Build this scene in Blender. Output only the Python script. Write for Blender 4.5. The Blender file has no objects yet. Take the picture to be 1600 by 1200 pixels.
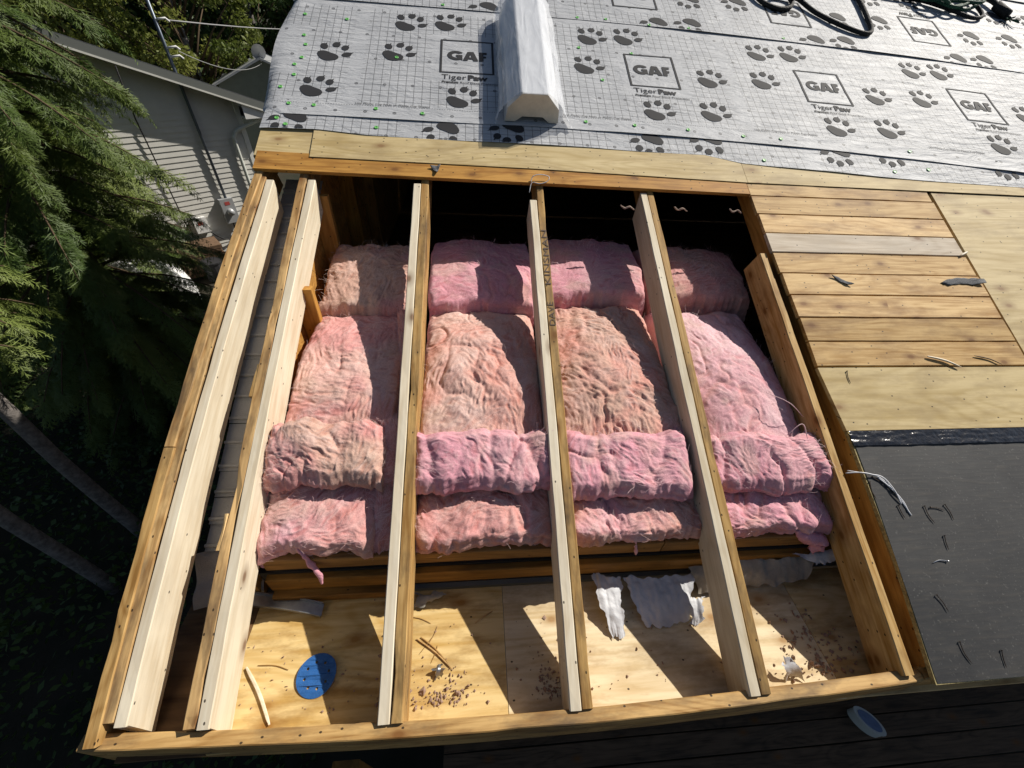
import bpy, math, random
import numpy as np
from mathutils import Matrix, Vector

# ------------------------------------------------------------------ camera, sky, sun, exposure
SC = bpy.context.scene
COL = SC.collection
SLOPE = math.atan(0.5)                      # 6 in 12 roof
CS, SN = math.cos(SLOPE), math.sin(SLOPE)

cam_data = bpy.data.cameras.new('camera')
cam_data.sensor_width = 36.0
cam_data.lens = 619.79 / 1600 * 36.0
cam_data.clip_start = 0.02
cam_data.clip_end = 1000
cam = bpy.data.objects.new('camera', cam_data)
COL.objects.link(cam)
cam.matrix_world = Matrix(((0.99573413, 0.00903215, -0.09182571, 0.86985),
                           (-0.07486575, 0.66078946, -0.74682824, -0.25991),
                           (0.05393199, 0.75051696, 0.65864681, 1.58961),
                           (0, 0, 0, 1)))
SC.camera = cam

SUNV = Vector((0.919, 0.45, 1.0)).normalized()
world = bpy.data.worlds.new('World')
SC.world = world
world.use_nodes = True
wn = world.node_tree
bg = wn.nodes['Background']
sky = wn.nodes.new('ShaderNodeTexSky')
sky.sky_type = 'NISHITA'
sky.sun_disc = False
sky.sun_elevation = math.asin(SUNV.z)
sky.sun_rotation = math.atan2(SUNV.x, SUNV.y)
wn.links.new(sky.outputs[0], bg.inputs[0])
bg.inputs[1].default_value = 0.05

sun_data = bpy.data.lights.new('sun', 'SUN')
sun_data.energy = 5.0
sun_data.angle = math.radians(0.5)
sun_data.color = (1.0, 0.94, 0.84)
sun = bpy.data.objects.new('sun', sun_data)
COL.objects.link(sun)
sun.rotation_euler = SUNV.to_track_quat('Z', 'Y').to_euler()

SC.render.engine = 'CYCLES'
SC.cycles.max_bounces = 5
SC.cycles.diffuse_bounces = 3
SC.cycles.glossy_bounces = 2
SC.cycles.transmission_bounces = 2
SC.cycles.transparent_max_bounces = 6

SC.view_settings.view_transform = 'Standard'
SC.view_settings.look = 'None'
SC.view_settings.exposure = 0.18
SC.view_settings.gamma = 1.0
SC.view_settings.use_curve_mapping = False

# ------------------------------------------------------------------ helpers
RND = random.Random(7)
NP = np.random.RandomState(11)
ROOF = Matrix(((1, 0, 0), (0, CS, -SN), (0, SN, CS)))      # roof (x, v, n) -> world


def tag(o, label=None, cat=None, group=None, kind=None):
    if label: o['label'] = label
    if cat: o['category'] = cat
    if group: o['group'] = group
    if kind: o['kind'] = kind
    return o


def empty(name, loc=(0, 0, 0)):
    o = bpy.data.objects.new(name, None)
    o.empty_display_size = 0.1
    COL.objects.link(o)
    o.location = loc
    return o


def mesh_np(name, V, faces_list):
    """faces_list: list of int arrays, each (k, 3) or (k, 4)"""
    me = bpy.data.meshes.new(name)
    V = np.asarray(V, dtype=np.float32)
    me.vertices.add(len(V))
    me.vertices.foreach_set('co', V.ravel())
    loops, starts, tot = [], [], 0
    for F in faces_list:
        F = np.asarray(F, dtype=np.int32)
        if len(F) == 0: continue
        k = F.shape[1]
        loops.append(F.ravel())
        starts.append(tot + np.arange(len(F), dtype=np.int32) * k)
        tot += F.size
    L = np.concatenate(loops)
    S = np.concatenate(starts)
    me.loops.add(len(L))
    me.loops.foreach_set('vertex_index', L)
    me.polygons.add(len(S))
    me.polygons.foreach_set('loop_start', S)
    me.update(calc_edges=True)
    me.validate()
    return me


def link(name, me, mat, parent=None, smooth=False):
    o = bpy.data.objects.new(name, me)
    COL.objects.link(o)
    if mat is not None and len(me.materials) == 0: me.materials.append(mat)
    if parent is not None: o.parent = parent
    if smooth: me.polygons.foreach_set('use_smooth', [True] * len(me.polygons))
    elif mat is not None: me.polygons.foreach_set('use_smooth', [False] * len(me.polygons))
    return o


def hashn(ix, iy, iz, seed):
    h = (ix * 374761393 + iy * 668265263 + iz * 2147483647 + seed * 974634777) & 0xFFFFFFFF
    h = ((h ^ (h >> 13)) * 1274126177) & 0xFFFFFFFF
    h = (h ^ (h >> 16)) & 0xFFFFFFFF
    return h.astype(np.float64) / 4294967295.0


def vnoise(P, seed=0):
    P = np.asarray(P, dtype=np.float64)
    I = np.floor(P).astype(np.int64)
    f = P - I
    u = f * f * (3 - 2 * f)
    r = 0
    for dx in (0, 1):
        for dy in (0, 1):
            for dz in (0, 1):
                w = (u[:, 0] if dx else 1 - u[:, 0]) * (u[:, 1] if dy else 1 - u[:, 1]) * (u[:, 2] if dz else 1 - u[:, 2])
                r = r + w * hashn(I[:, 0] + dx, I[:, 1] + dy, I[:, 2] + dz, seed)
    return r * 2 - 1


def fbm(P, seed=0, oct=4, lac=2.1, gain=0.5):
    P = np.asarray(P, dtype=np.float64)
    a, s = 1.0, 0
    for o in range(oct):
        s = s + a * vnoise(P, seed + o * 17)
        P = P * lac
        a *= gain
    return s


def n1(t, seed=0, oct=3):
    t = np.atleast_1d(np.asarray(t, dtype=np.float64))
    return fbm(np.stack([t, t * 0 + 3.3, t * 0 + seed * 1.7], 1), seed, oct)


def grid_faces(nu, nv, off=0):
    i = np.arange(nu - 1)[:, None]
    j = np.arange(nv - 1)[None, :]
    a = (i * nv + j).ravel() + off
    return np.stack([a, a + nv, a + nv + 1, a + 1], 1)


def catmull(pts, n=8):
    P = np.asarray(pts, dtype=np.float64)
    P = np.vstack([2 * P[0] - P[1], P, 2 * P[-1] - P[-2]])
    out = []
    for i in range(1, len(P) - 2):
        for t in np.linspace(0, 1, n, endpoint=False):
            p0, p1, p2, p3 = P[i - 1:i + 3]
            out.append(0.5 * ((2 * p1) + (-p0 + p2) * t + (2 * p0 - 5 * p1 + 4 * p2 - p3) * t * t + (-p0 + 3 * p1 - 3 * p2 + p3) * t ** 3))
    out.append(P[-2])
    return np.array(out)


def sweep(pts, radii, sides=8, caps=True):
    """tube along points -> V, [quads], tri caps"""
    P = np.asarray(pts, dtype=np.float64)
    n = len(P)
    r = np.broadcast_to(np.asarray(radii, dtype=np.float64), (n,))
    T = np.gradient(P, axis=0)
    T /= np.linalg.norm(T, axis=1)[:, None] + 1e-12
    ref = np.array([0.0, 0, 1]) if abs(T[0, 2]) < 0.9 else np.array([1.0, 0, 0])
    N = np.cross(T[0], ref); N /= np.linalg.norm(N)
    V = []
    a = np.linspace(0, 2 * np.pi, sides, endpoint=False)
    for i in range(n):
        N = N - T[i] * (N @ T[i]); N /= np.linalg.norm(N) + 1e-12
        B = np.cross(T[i], N)
        V.append(P[i] + r[i] * (np.cos(a)[:, None] * N + np.sin(a)[:, None] * B))
    V = np.concatenate(V)
    i = np.arange(n - 1)[:, None] * sides
    j = np.arange(sides)[None, :]
    q = np.stack([(i + j), (i + (j + 1) % sides), (i + sides + (j + 1) % sides), (i + sides + j)], -1).reshape(-1, 4)
    F = [q]
    if caps:
        V = np.vstack([V, P[0], P[-1]])
        k = np.arange(sides)
        F.append(np.stack([np.full(sides, n * sides), (k + 1) % sides, k], 1))
        F.append(np.stack([np.full(sides, n * sides + 1), (n - 1) * sides + k, (n - 1) * sides + (k + 1) % sides], 1))
    return V, F


class MB:
    """collects pieces into one mesh"""
    def __init__(s): s.V = []; s.F = {3: [], 4: []}; s.n = 0
    def add(s, V, F):
        V = np.asarray(V, dtype=np.float64)
        s.V.append(V)
        for f in F:
            f = np.asarray(f)
            if len(f): s.F[f.shape[1]].append(f + s.n)
        s.n += len(V)
        return s
    def box(s, lo, hi):
        x0, y0, z0 = lo; x1, y1, z1 = hi
        V = [(x0, y0, z0), (x1, y0, z0), (x1, y1, z0), (x0, y1, z0), (x0, y0, z1), (x1, y0, z1), (x1, y1, z1), (x0, y1, z1)]
        return s.add(V, [[(0, 3, 2, 1), (4, 5, 6, 7), (0, 1, 5, 4), (1, 2, 6, 5), (2, 3, 7, 6), (3, 0, 4, 7)]])
    def tube(s, pts, r, sides=8):
        V, F = sweep(pts, r, sides); return s.add(V, F)
    def prism(s, poly, z0, z1):
        """poly (k,2) ccw, extruded along the third axis; fan from centre"""
        poly = np.asarray(poly, float); k = len(poly)
        c = poly.mean(0)
        V = [(p[0], p[1], z0) for p in poly] + [(p[0], p[1], z1) for p in poly] + [(c[0], c[1], z0), (c[0], c[1], z1)]
        i = np.arange(k); j = (i + 1) % k
        return s.add(V, [np.stack([i, j, j + k, i + k], 1), np.stack([i * 0 + 2 * k, j, i], 1), np.stack([i * 0 + 2 * k + 1, i + k, j + k], 1)])
    def xf(s, M):
        M = np.array(M)
        s.V = [v @ M[:3, :3].T + (M[:3, 3] if M.shape[1] == 4 else 0) for v in s.V]
        return s
    def build(s, name, mat, parent=None, smooth=False):
        fl = [np.concatenate(s.F[k]) for k in (3, 4) if s.F[k]]
        return link(name, mesh_np(name, np.concatenate(s.V), fl), mat, parent, smooth)


# ------------------------------------------------------------------ materials
def nt(name):
    m = bpy.data.materials.new(name); m.use_nodes = True
    t = m.node_tree
    return m, t, t.nodes['Principled BSDF']


def N(t, typ, **kw):
    n = t.nodes.new(typ)
    for k, v in kw.items():
        if k.startswith('i_'):
            key = k[2:]
            key = int(key) if key.isdigit() else key.replace('_', ' ')
            n.inputs[key].default_value = v
        else:
            setattr(n, k, v)
    return n


def ramp(t, stops, interp='LINEAR'):
    n = t.nodes.new('ShaderNodeValToRGB')
    cr = n.color_ramp
    cr.interpolation = interp
    while len(cr.elements) > 1: cr.elements.remove(cr.elements[0])
    for i, (p, c) in enumerate(stops):
        e = cr.elements[0] if i == 0 else cr.elements.new(p)
        e.position = p
        e.color = (*c, 1) if len(c) == 3 else c
    return n


def math_(t, op, a, b=None, c=None):
    n = t.nodes.new('ShaderNodeMath'); n.operation = op
    for i, v in enumerate((a, b, c)):
        if v is None: continue
        if isinstance(v, (int, float)): n.inputs[i].default_value = v
        else: t.links.new(v, n.inputs[i])
    return n.outputs[0]


def mixc(t, fac, a, b, mode='MIX'):
    n = t.nodes.new('ShaderNodeMix'); n.data_type = 'RGBA'; n.blend_type = mode
    for sock, v in ((n.inputs[0], fac), (n.inputs[6], a), (n.inputs[7], b)):
        if isinstance(v, (int, float)): sock.default_value = v
        elif isinstance(v, tuple): sock.default_value = (*v, 1) if len(v) == 3 else v
        else: t.links.new(v, sock)
    return n.outputs[2]


def obj_coords(t, scale, rand=40.0):
    tc = N(t, 'ShaderNodeTexCoord')
    oi = N(t, 'ShaderNodeObjectInfo')
    r = math_(t, 'MULTIPLY', oi.outputs['Random'], rand)
    add = N(t, 'ShaderNodeVectorMath', operation='ADD')
    cmb = N(t, 'ShaderNodeCombineXYZ')
    for k in range(3): t.links.new(r, cmb.inputs[k])
    t.links.new(tc.outputs['Object'], add.inputs[0]); t.links.new(cmb.outputs[0], add.inputs[1])
    mp = N(t, 'ShaderNodeMapping'); mp.inputs['Scale'].default_value = scale
    t.links.new(add.outputs[0], mp.inputs[0])
    return add.outputs[0], mp.outputs[0], oi


def wood(name, light, dark, knot=(0.16, 0.07, 0.025), rough=0.7, grain=1.0, holes=0.0, stain=0.3, stainc=(0.09, 0.07, 0.05), knots=0.6, bump=0.25, hue=0.12, rings=70.0, satm=1.16):
    m, t, b = nt(name)
    raw, gv, oi = obj_coords(t, (2.2 * grain, 26 * grain, 26 * grain))
    L = t.links.new
    wig = N(t, 'ShaderNodeTexNoise', i_Scale=1.4, i_Detail=2.0)
    L(raw, wig.inputs['Vector'])
    vadd = N(t, 'ShaderNodeVectorMath', operation='MULTIPLY_ADD')
    L(wig.outputs['Color'], vadd.inputs[0]); vadd.inputs[1].default_value = (0.6, 1.6, 1.6); L(gv, vadd.inputs[2])
    g = N(t, 'ShaderNodeTexNoise', i_Scale=1.0, i_Detail=5.0, i_Roughness=0.66)
    L(vadd.outputs[0], g.inputs['Vector'])
    fg = N(t, 'ShaderNodeMapping'); fg.inputs['Scale'].default_value = (5 * grain, 95 * grain, 95 * grain); L(raw, fg.inputs[0])
    g2 = N(t, 'ShaderNodeTexNoise', i_Scale=1.0, i_Detail=2.0); L(fg.outputs[0], g2.inputs['Vector'])
    rm = N(t, 'ShaderNodeMapping'); rm.inputs['Scale'].default_value = (1.1 * grain, 6.5 * grain, 6.5 * grain); L(raw, rm.inputs[0])
    rn = N(t, 'ShaderNodeTexNoise', i_Scale=1.0, i_Detail=1.5, i_Distortion=0.5); L(rm.outputs[0], rn.inputs['Vector'])
    rg = math_(t, 'SINE', math_(t, 'MULTIPLY', rn.outputs['Fac'], rings))
    rg = math_(t, 'POWER', math_(t, 'MULTIPLY_ADD', rg, 0.5, 0.5), 2.2)
    gm = math_(t, 'MULTIPLY_ADD', g2.outputs['Fac'], 0.40, math_(t, 'MULTIPLY', g.outputs['Fac'], 0.68))
    gm = math_(t, 'SUBTRACT', gm, math_(t, 'MULTIPLY', rg, 0.10))
    sxyz = N(t, 'ShaderNodeSeparateXYZ'); L(raw, sxyz.inputs[0])
    flat = N(t, 'ShaderNodeCombineXYZ'); L(sxyz.outputs[0], flat.inputs[0]); L(math_(t, 'ADD', sxyz.outputs[1], sxyz.outputs[2]), flat.inputs[1])
    cr = ramp(t, [(0.34, dark), (0.60, light)])
    L(gm, cr.inputs[0])
    col = cr.outputs[0]
    # big tone drift and stains
    bn = N(t, 'ShaderNodeTexNoise', i_Scale=4.5, i_Detail=5.0, i_Roughness=0.68)
    bm = N(t, 'ShaderNodeMapping'); bm.inputs['Scale'].default_value = (0.7, 2.0, 2.0); L(raw, bm.inputs[0]); L(bm.outputs[0], bn.inputs['Vector'])
    sf = ramp(t, [(0.46, (0, 0, 0)), (0.70, (1, 1, 1))])
    L(bn.outputs['Fac'], sf.inputs[0])
    col = mixc(t, math_(t, 'MULTIPLY', sf.outputs[0], stain), col, stainc)
    # knots
    kv = N(t, 'ShaderNodeMapping'); kv.inputs['Scale'].default_value = (4.6, 8.0, 8.0); L(flat.outputs[0], kv.inputs[0])
    vo = N(t, 'ShaderNodeTexVoronoi', voronoi_dimensions='2D', i_Scale=1.0); L(kv.outputs[0], vo.inputs['Vector'])
    pick = math_(t, 'GREATER_THAN', N_sep(t, vo.outputs['Color']), 1 - knots * 0.4)
    kf = ramp(t, [(0.05, (1, 1, 1)), (0.11, (0.5, 0.5, 0.5)), (0.26, (0, 0, 0))])
    L(vo.outputs['Distance'], kf.inputs[0])
    col = mixc(t, math_(t, 'MULTIPLY', math_(t, 'MULTIPLY', kf.outputs[0], pick), 0.85), col, knot)
    if holes > 0:
        hv = N(t, 'ShaderNodeMapping'); hv.inputs['Scale'].default_value = (17, 26, 26); L(flat.outputs[0], hv.inputs[0])
        vh = N(t, 'ShaderNodeTexVoronoi', voronoi_dimensions='2D', i_Scale=1.0); L(hv.outputs[0], vh.inputs['Vector'])
        ph = math_(t, 'GREATER_THAN', N_sep(t, vh.outputs['Color']), 1 - holes)
        hf = math_(t, 'LESS_THAN', vh.outputs['Distance'], 0.075)
        col = mixc(t, math_(t, 'MULTIPLY', math_(t, 'MULTIPLY', hf, ph), 0.9), col, (0.02, 0.013, 0.008))
    # per board tint
    hs = N(t, 'ShaderNodeHueSaturation')
    L(col, hs.inputs['Color'])
    L(math_(t, 'MULTIPLY_ADD', oi.outputs['Random'], 2 * hue, 1 - hue), hs.inputs['Value'])
    L(math_(t, 'MULTIPLY_ADD', oi.outputs['Random'], -0.12, satm), hs.inputs['Saturation'])
    L(hs.outputs[0], b.inputs['Base Color'])
    b.inputs['Roughness'].default_value = rough
    b.inputs['Specular IOR Level'].default_value = 0.3
    bp = N(t, 'ShaderNodeBump', i_Strength=bump, i_Distance=0.004)
    L(gm, bp.inputs['Height']); L(bp.outputs[0], b.inputs['Normal'])
    return m


def N_sep(t, colsock):
    s = t.nodes.new('ShaderNodeSeparateColor'); t.links.new(colsock, s.inputs[0])
    return s.outputs[0]


def plain(name, col, rough=0.6, metal=0.0, noise=0.0, nscale=8.0, bump=0.0, bscale=40.0, spec=0.4, col2=None):
    m, t, b = nt(name)
    b.inputs['Roughness'].default_value = rough
    b.inputs['Metallic'].default_value = metal
    b.inputs['Specular IOR Level'].default_value = spec
    b.inputs['Base Color'].default_value = (*col, 1)
    raw, _, oi = obj_coords(t, (1, 1, 1))
    if noise > 0 or col2:
        n = N(t, 'ShaderNodeTexNoise', i_Scale=nscale, i_Detail=6.0, i_Roughness=0.65)
        t.links.new(raw, n.inputs['Vector'])
        c2 = col2 or tuple(c * (1 - noise) for c in col)
        r = ramp(t, [(0.35, c2), (0.65, col)])
        t.links.new(n.outputs['Fac'], r.inputs[0])
        t.links.new(r.outputs[0], b.inputs['Base Color'])
    if bump > 0:
        n2 = N(t, 'ShaderNodeTexNoise', i_Scale=bscale, i_Detail=5.0)
        t.links.new(raw, n2.inputs['Vector'])
        bp = N(t, 'ShaderNodeBump', i_Strength=bump, i_Distance=0.01)
        t.links.new(n2.outputs['Fac'], bp.inputs['Height']); t.links.new(bp.outputs[0], b.inputs['Normal'])
    return m


def foliage(name, c1, c2, scale=1.2, trans=0.25):
    m, t, b = nt(name)
    raw, _, oi = obj_coords(t, (1, 1, 1))
    n = N(t, 'ShaderNodeTexNoise', i_Scale=scale, i_Detail=4.0); t.links.new(raw, n.inputs['Vector'])
    r = ramp(t, [(0.35, c1), (0.65, c2)]); t.links.new(n.outputs['Fac'], r.inputs[0])
    t.links.new(r.outputs[0], b.inputs['Base Color'])
    b.inputs['Roughness'].default_value = 0.55
    b.inputs['Specular IOR Level'].default_value = 0.35
    tr = N(t, 'ShaderNodeBsdfTranslucent'); t.links.new(r.outputs[0], tr.inputs[0])
    mx = N(t, 'ShaderNodeMixShader'); mx.inputs[0].default_value = trans
    t.links.new(b.outputs[0], mx.inputs[1]); t.links.new(tr.outputs[0], mx.inputs[2])
    t.links.new(mx.outputs[0], t.nodes['Material Output'].inputs[0])
    return m


M = {}
M['new_wood'] = wood('new_wood', (0.74, 0.65, 0.49), (0.60, 0.49, 0.33), stain=0.3, stainc=(0.42, 0.35, 0.25), knots=0.3, holes=0.10, hue=0.06, rough=0.6, rings=40.0, satm=1.02)
M['old_wood'] = wood('old_wood', (0.54, 0.36, 0.17), (0.28, 0.155, 0.06), stain=0.9, stainc=(0.11, 0.075, 0.045), knots=0.6, holes=0.3, hue=0.14, bump=0.4)
M['orange_wood'] = wood('orange_wood', (0.54, 0.30, 0.10), (0.32, 0.15, 0.045), stain=0.4, stainc=(0.16, 0.08, 0.03), knots=0.6, holes=0.25, hue=0.08)
M['plank_wood'] = wood('plank_wood', (0.66, 0.47, 0.25), (0.40, 0.24, 0.10), stain=0.75, stainc=(0.22, 0.12, 0.055), knots=1.0, holes=0.16, hue=0.20, satm=1.2)
M['grey_wood'] = wood('grey_wood', (0.58, 0.50, 0.40), (0.42, 0.34, 0.25), stain=0.4, stainc=(0.34, 0.30, 0.25), knots=0.8, holes=0.1, hue=0.06)
M['ply'] = wood('ply', (0.62, 0.50, 0.29), (0.44, 0.33, 0.16), grain=0.55, stain=0.65, stainc=(0.30, 0.22, 0.12), knots=0.5, knot=(0.24, 0.14, 0.07), holes=0.2, hue=0.05, bump=0.15, rings=110.0)
M['soffit_ply'] = wood('soffit_ply', (0.72, 0.56, 0.31), (0.52, 0.35, 0.15), rings=110.0, grain=0.6, stain=1.0, stainc=(0.27, 0.16, 0.065), knots=0.6, knot=(0.30, 0.16, 0.06), holes=0.04, hue=0.05, bump=0.15)
M['soffit_pale'] = wood('soffit_pale', (0.74, 0.63, 0.44), (0.58, 0.45, 0.27), rings=110.0, grain=0.6, stain=0.85, stainc=(0.33, 0.22, 0.11), knots=0.6, knot=(0.33, 0.19, 0.08), holes=0.04, hue=0.04, bump=0.15)
M['dark_ply'] = wood('dark_ply', (0.20, 0.12, 0.06), (0.08, 0.045, 0.022), grain=0.5, stain=0.8, stainc=(0.03, 0.02, 0.014), knots=0.4)
M['plate_wood'] = wood('plate_wood', (0.30, 0.165, 0.06), (0.17, 0.085, 0.028), stain=0.6, stainc=(0.09, 0.05, 0.02), knots=0.8, holes=0.05)
M['ply_edge'] = plain('ply_edge', (0.5, 0.4, 0.18), 0.8, noise=0.6, nscale=60)
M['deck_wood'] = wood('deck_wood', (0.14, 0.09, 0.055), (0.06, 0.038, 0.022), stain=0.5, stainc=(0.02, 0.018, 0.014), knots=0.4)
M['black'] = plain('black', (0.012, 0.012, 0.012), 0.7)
M['nail'] = plain('nail', (0.10, 0.075, 0.06), 0.55, 0.6, noise=0.5, nscale=90)
M['bright_nail'] = plain('bright_nail', (0.7, 0.7, 0.7), 0.3, 1.0)
M['ink'] = plain('ink', (0.035, 0.035, 0.038), 0.75, spec=0.2)
M['pen'] = plain('pen', (0.09, 0.06, 0.05), 0.7)
M['green_cap'] = plain('green_cap', (0.16, 0.50, 0.12), 0.4)
M['metal_soffit'] = plain('metal_soffit', (0.50, 0.49, 0.46), 0.5, 0.0, noise=0.25, nscale=6, bump=0.35, bscale=160)
M['bare_metal'] = plain('bare_metal', (0.42, 0.43, 0.44), 0.35, 0.85, noise=0.4, nscale=14)
M['rope_black'] = plain('rope_black', (0.018, 0.018, 0.018), 0.7, noise=0.4, nscale=120, bump=0.8, bscale=160)
M['rope_green'] = plain('rope_green', (0.02, 0.10, 0.055), 0.65, noise=0.5, nscale=120, bump=0.8, bscale=160)
M['disc_blue'] = plain('disc_blue', (0.018, 0.115, 0.36), 0.7, noise=0.25, nscale=40, bump=0.3, bscale=400)
M['felt_torn'] = plain('felt_torn', (0.62, 0.63, 0.66), 0.55, noise=0.2, nscale=14, bump=0.35, bscale=50)
M['felt_dirty'] = plain('felt_dirty', (0.36, 0.33, 0.28), 0.7, noise=0.5, nscale=9, bump=0.35, bscale=40)
M['shingle'] = plain('shingle', (0.15, 0.155, 0.165), 0.85, noise=0.35, nscale=200, bump=0.5, bscale=300)
M['string'] = plain('string', (0.75, 0.75, 0.77), 0.4)
M['trim_white'] = plain('trim_white', (0.78, 0.78, 0.77), 0.45, noise=0.06, nscale=5)
M['trim_end'] = plain('trim_end', (0.76, 0.72, 0.62), 0.7, noise=0.18, nscale=18)
M['siding'] = plain('siding', (0.66, 0.645, 0.60), 0.6, noise=0.1, nscale=3)
M['house_trim'] = plain('house_trim', (0.76, 0.75, 0.70), 0.5, noise=0.08, nscale=3)
M['gutter_green'] = plain('gutter_green', (0.17, 0.18, 0.17), 0.4)
M['downspout'] = plain('downspout', (0.60, 0.62, 0.57), 0.45)
M['house_shingle'] = plain('house_shingle', (0.10, 0.105, 0.115), 0.85, noise=0.4, nscale=25, bump=0.5, bscale=60)
M['green_siding'] = plain('green_siding', (0.11, 0.13, 0.11), 0.7, noise=0.15, nscale=4)
M['conduit'] = plain('conduit', (0.10, 0.12, 0.15), 0.4, 0.5)
M['grey_metal'] = plain('grey_metal', (0.42, 0.43, 0.44), 0.45, 0.3)
M['red_label'] = plain('red_label', (0.40, 0.07, 0.06), 0.5)
M['white_paint'] = plain('white_paint', (0.75, 0.75, 0.74), 0.5)
M['bin_black'] = plain('bin_black', (0.03, 0.03, 0.033), 0.5)
M['firewood'] = plain('firewood', (0.20, 0.12, 0.07), 0.85, noise=0.5, nscale=20)
M['bark'] = plain('bark', (0.24, 0.215, 0.20), 0.9, noise=0.6, nscale=16, bump=0.9, bscale=34)
M['twig_bark'] = plain('twig_bark', (0.09, 0.06, 0.035), 0.9)
M['wire'] = plain('wire', (0.30, 0.30, 0.30), 0.5)
M['ground'] = plain('ground', (0.035, 0.028, 0.018), 0.95, noise=0.6, nscale=1.5, bump=0.8, bscale=6, col2=(0.014, 0.018, 0.008))
M['house_wall'] = plain('house_wall', (0.30, 0.29, 0.26), 0.7, noise=0.15, nscale=2)
M['glass'] = plain('glass', (0.02, 0.025, 0.03), 0.08, spec=0.6)
M['hem_leaf'] = foliage('hem_leaf', (0.06, 0.105, 0.018), (0.16, 0.205, 0.042), 0.9)
M['fir_leaf'] = foliage('fir_leaf', (0.09, 0.135, 0.025), (0.17, 0.215, 0.05), 1.6)
M['broad_leaf'] = foliage('broad_leaf', (0.09, 0.125, 0.02), (0.22, 0.24, 0.05), 0.5, 0.35)
M['dark_leaf'] = foliage('dark_leaf', (0.03, 0.06, 0.016), (0.07, 0.115, 0.026), 0.35, 0.25)
M['tub_white'] = plain('tub_white', (0.55, 0.55, 0.5), 0.5)
M['tub_blue'] = plain('tub_blue', (0.16, 0.22, 0.36), 0.5, noise=0.3, nscale=20)


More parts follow.
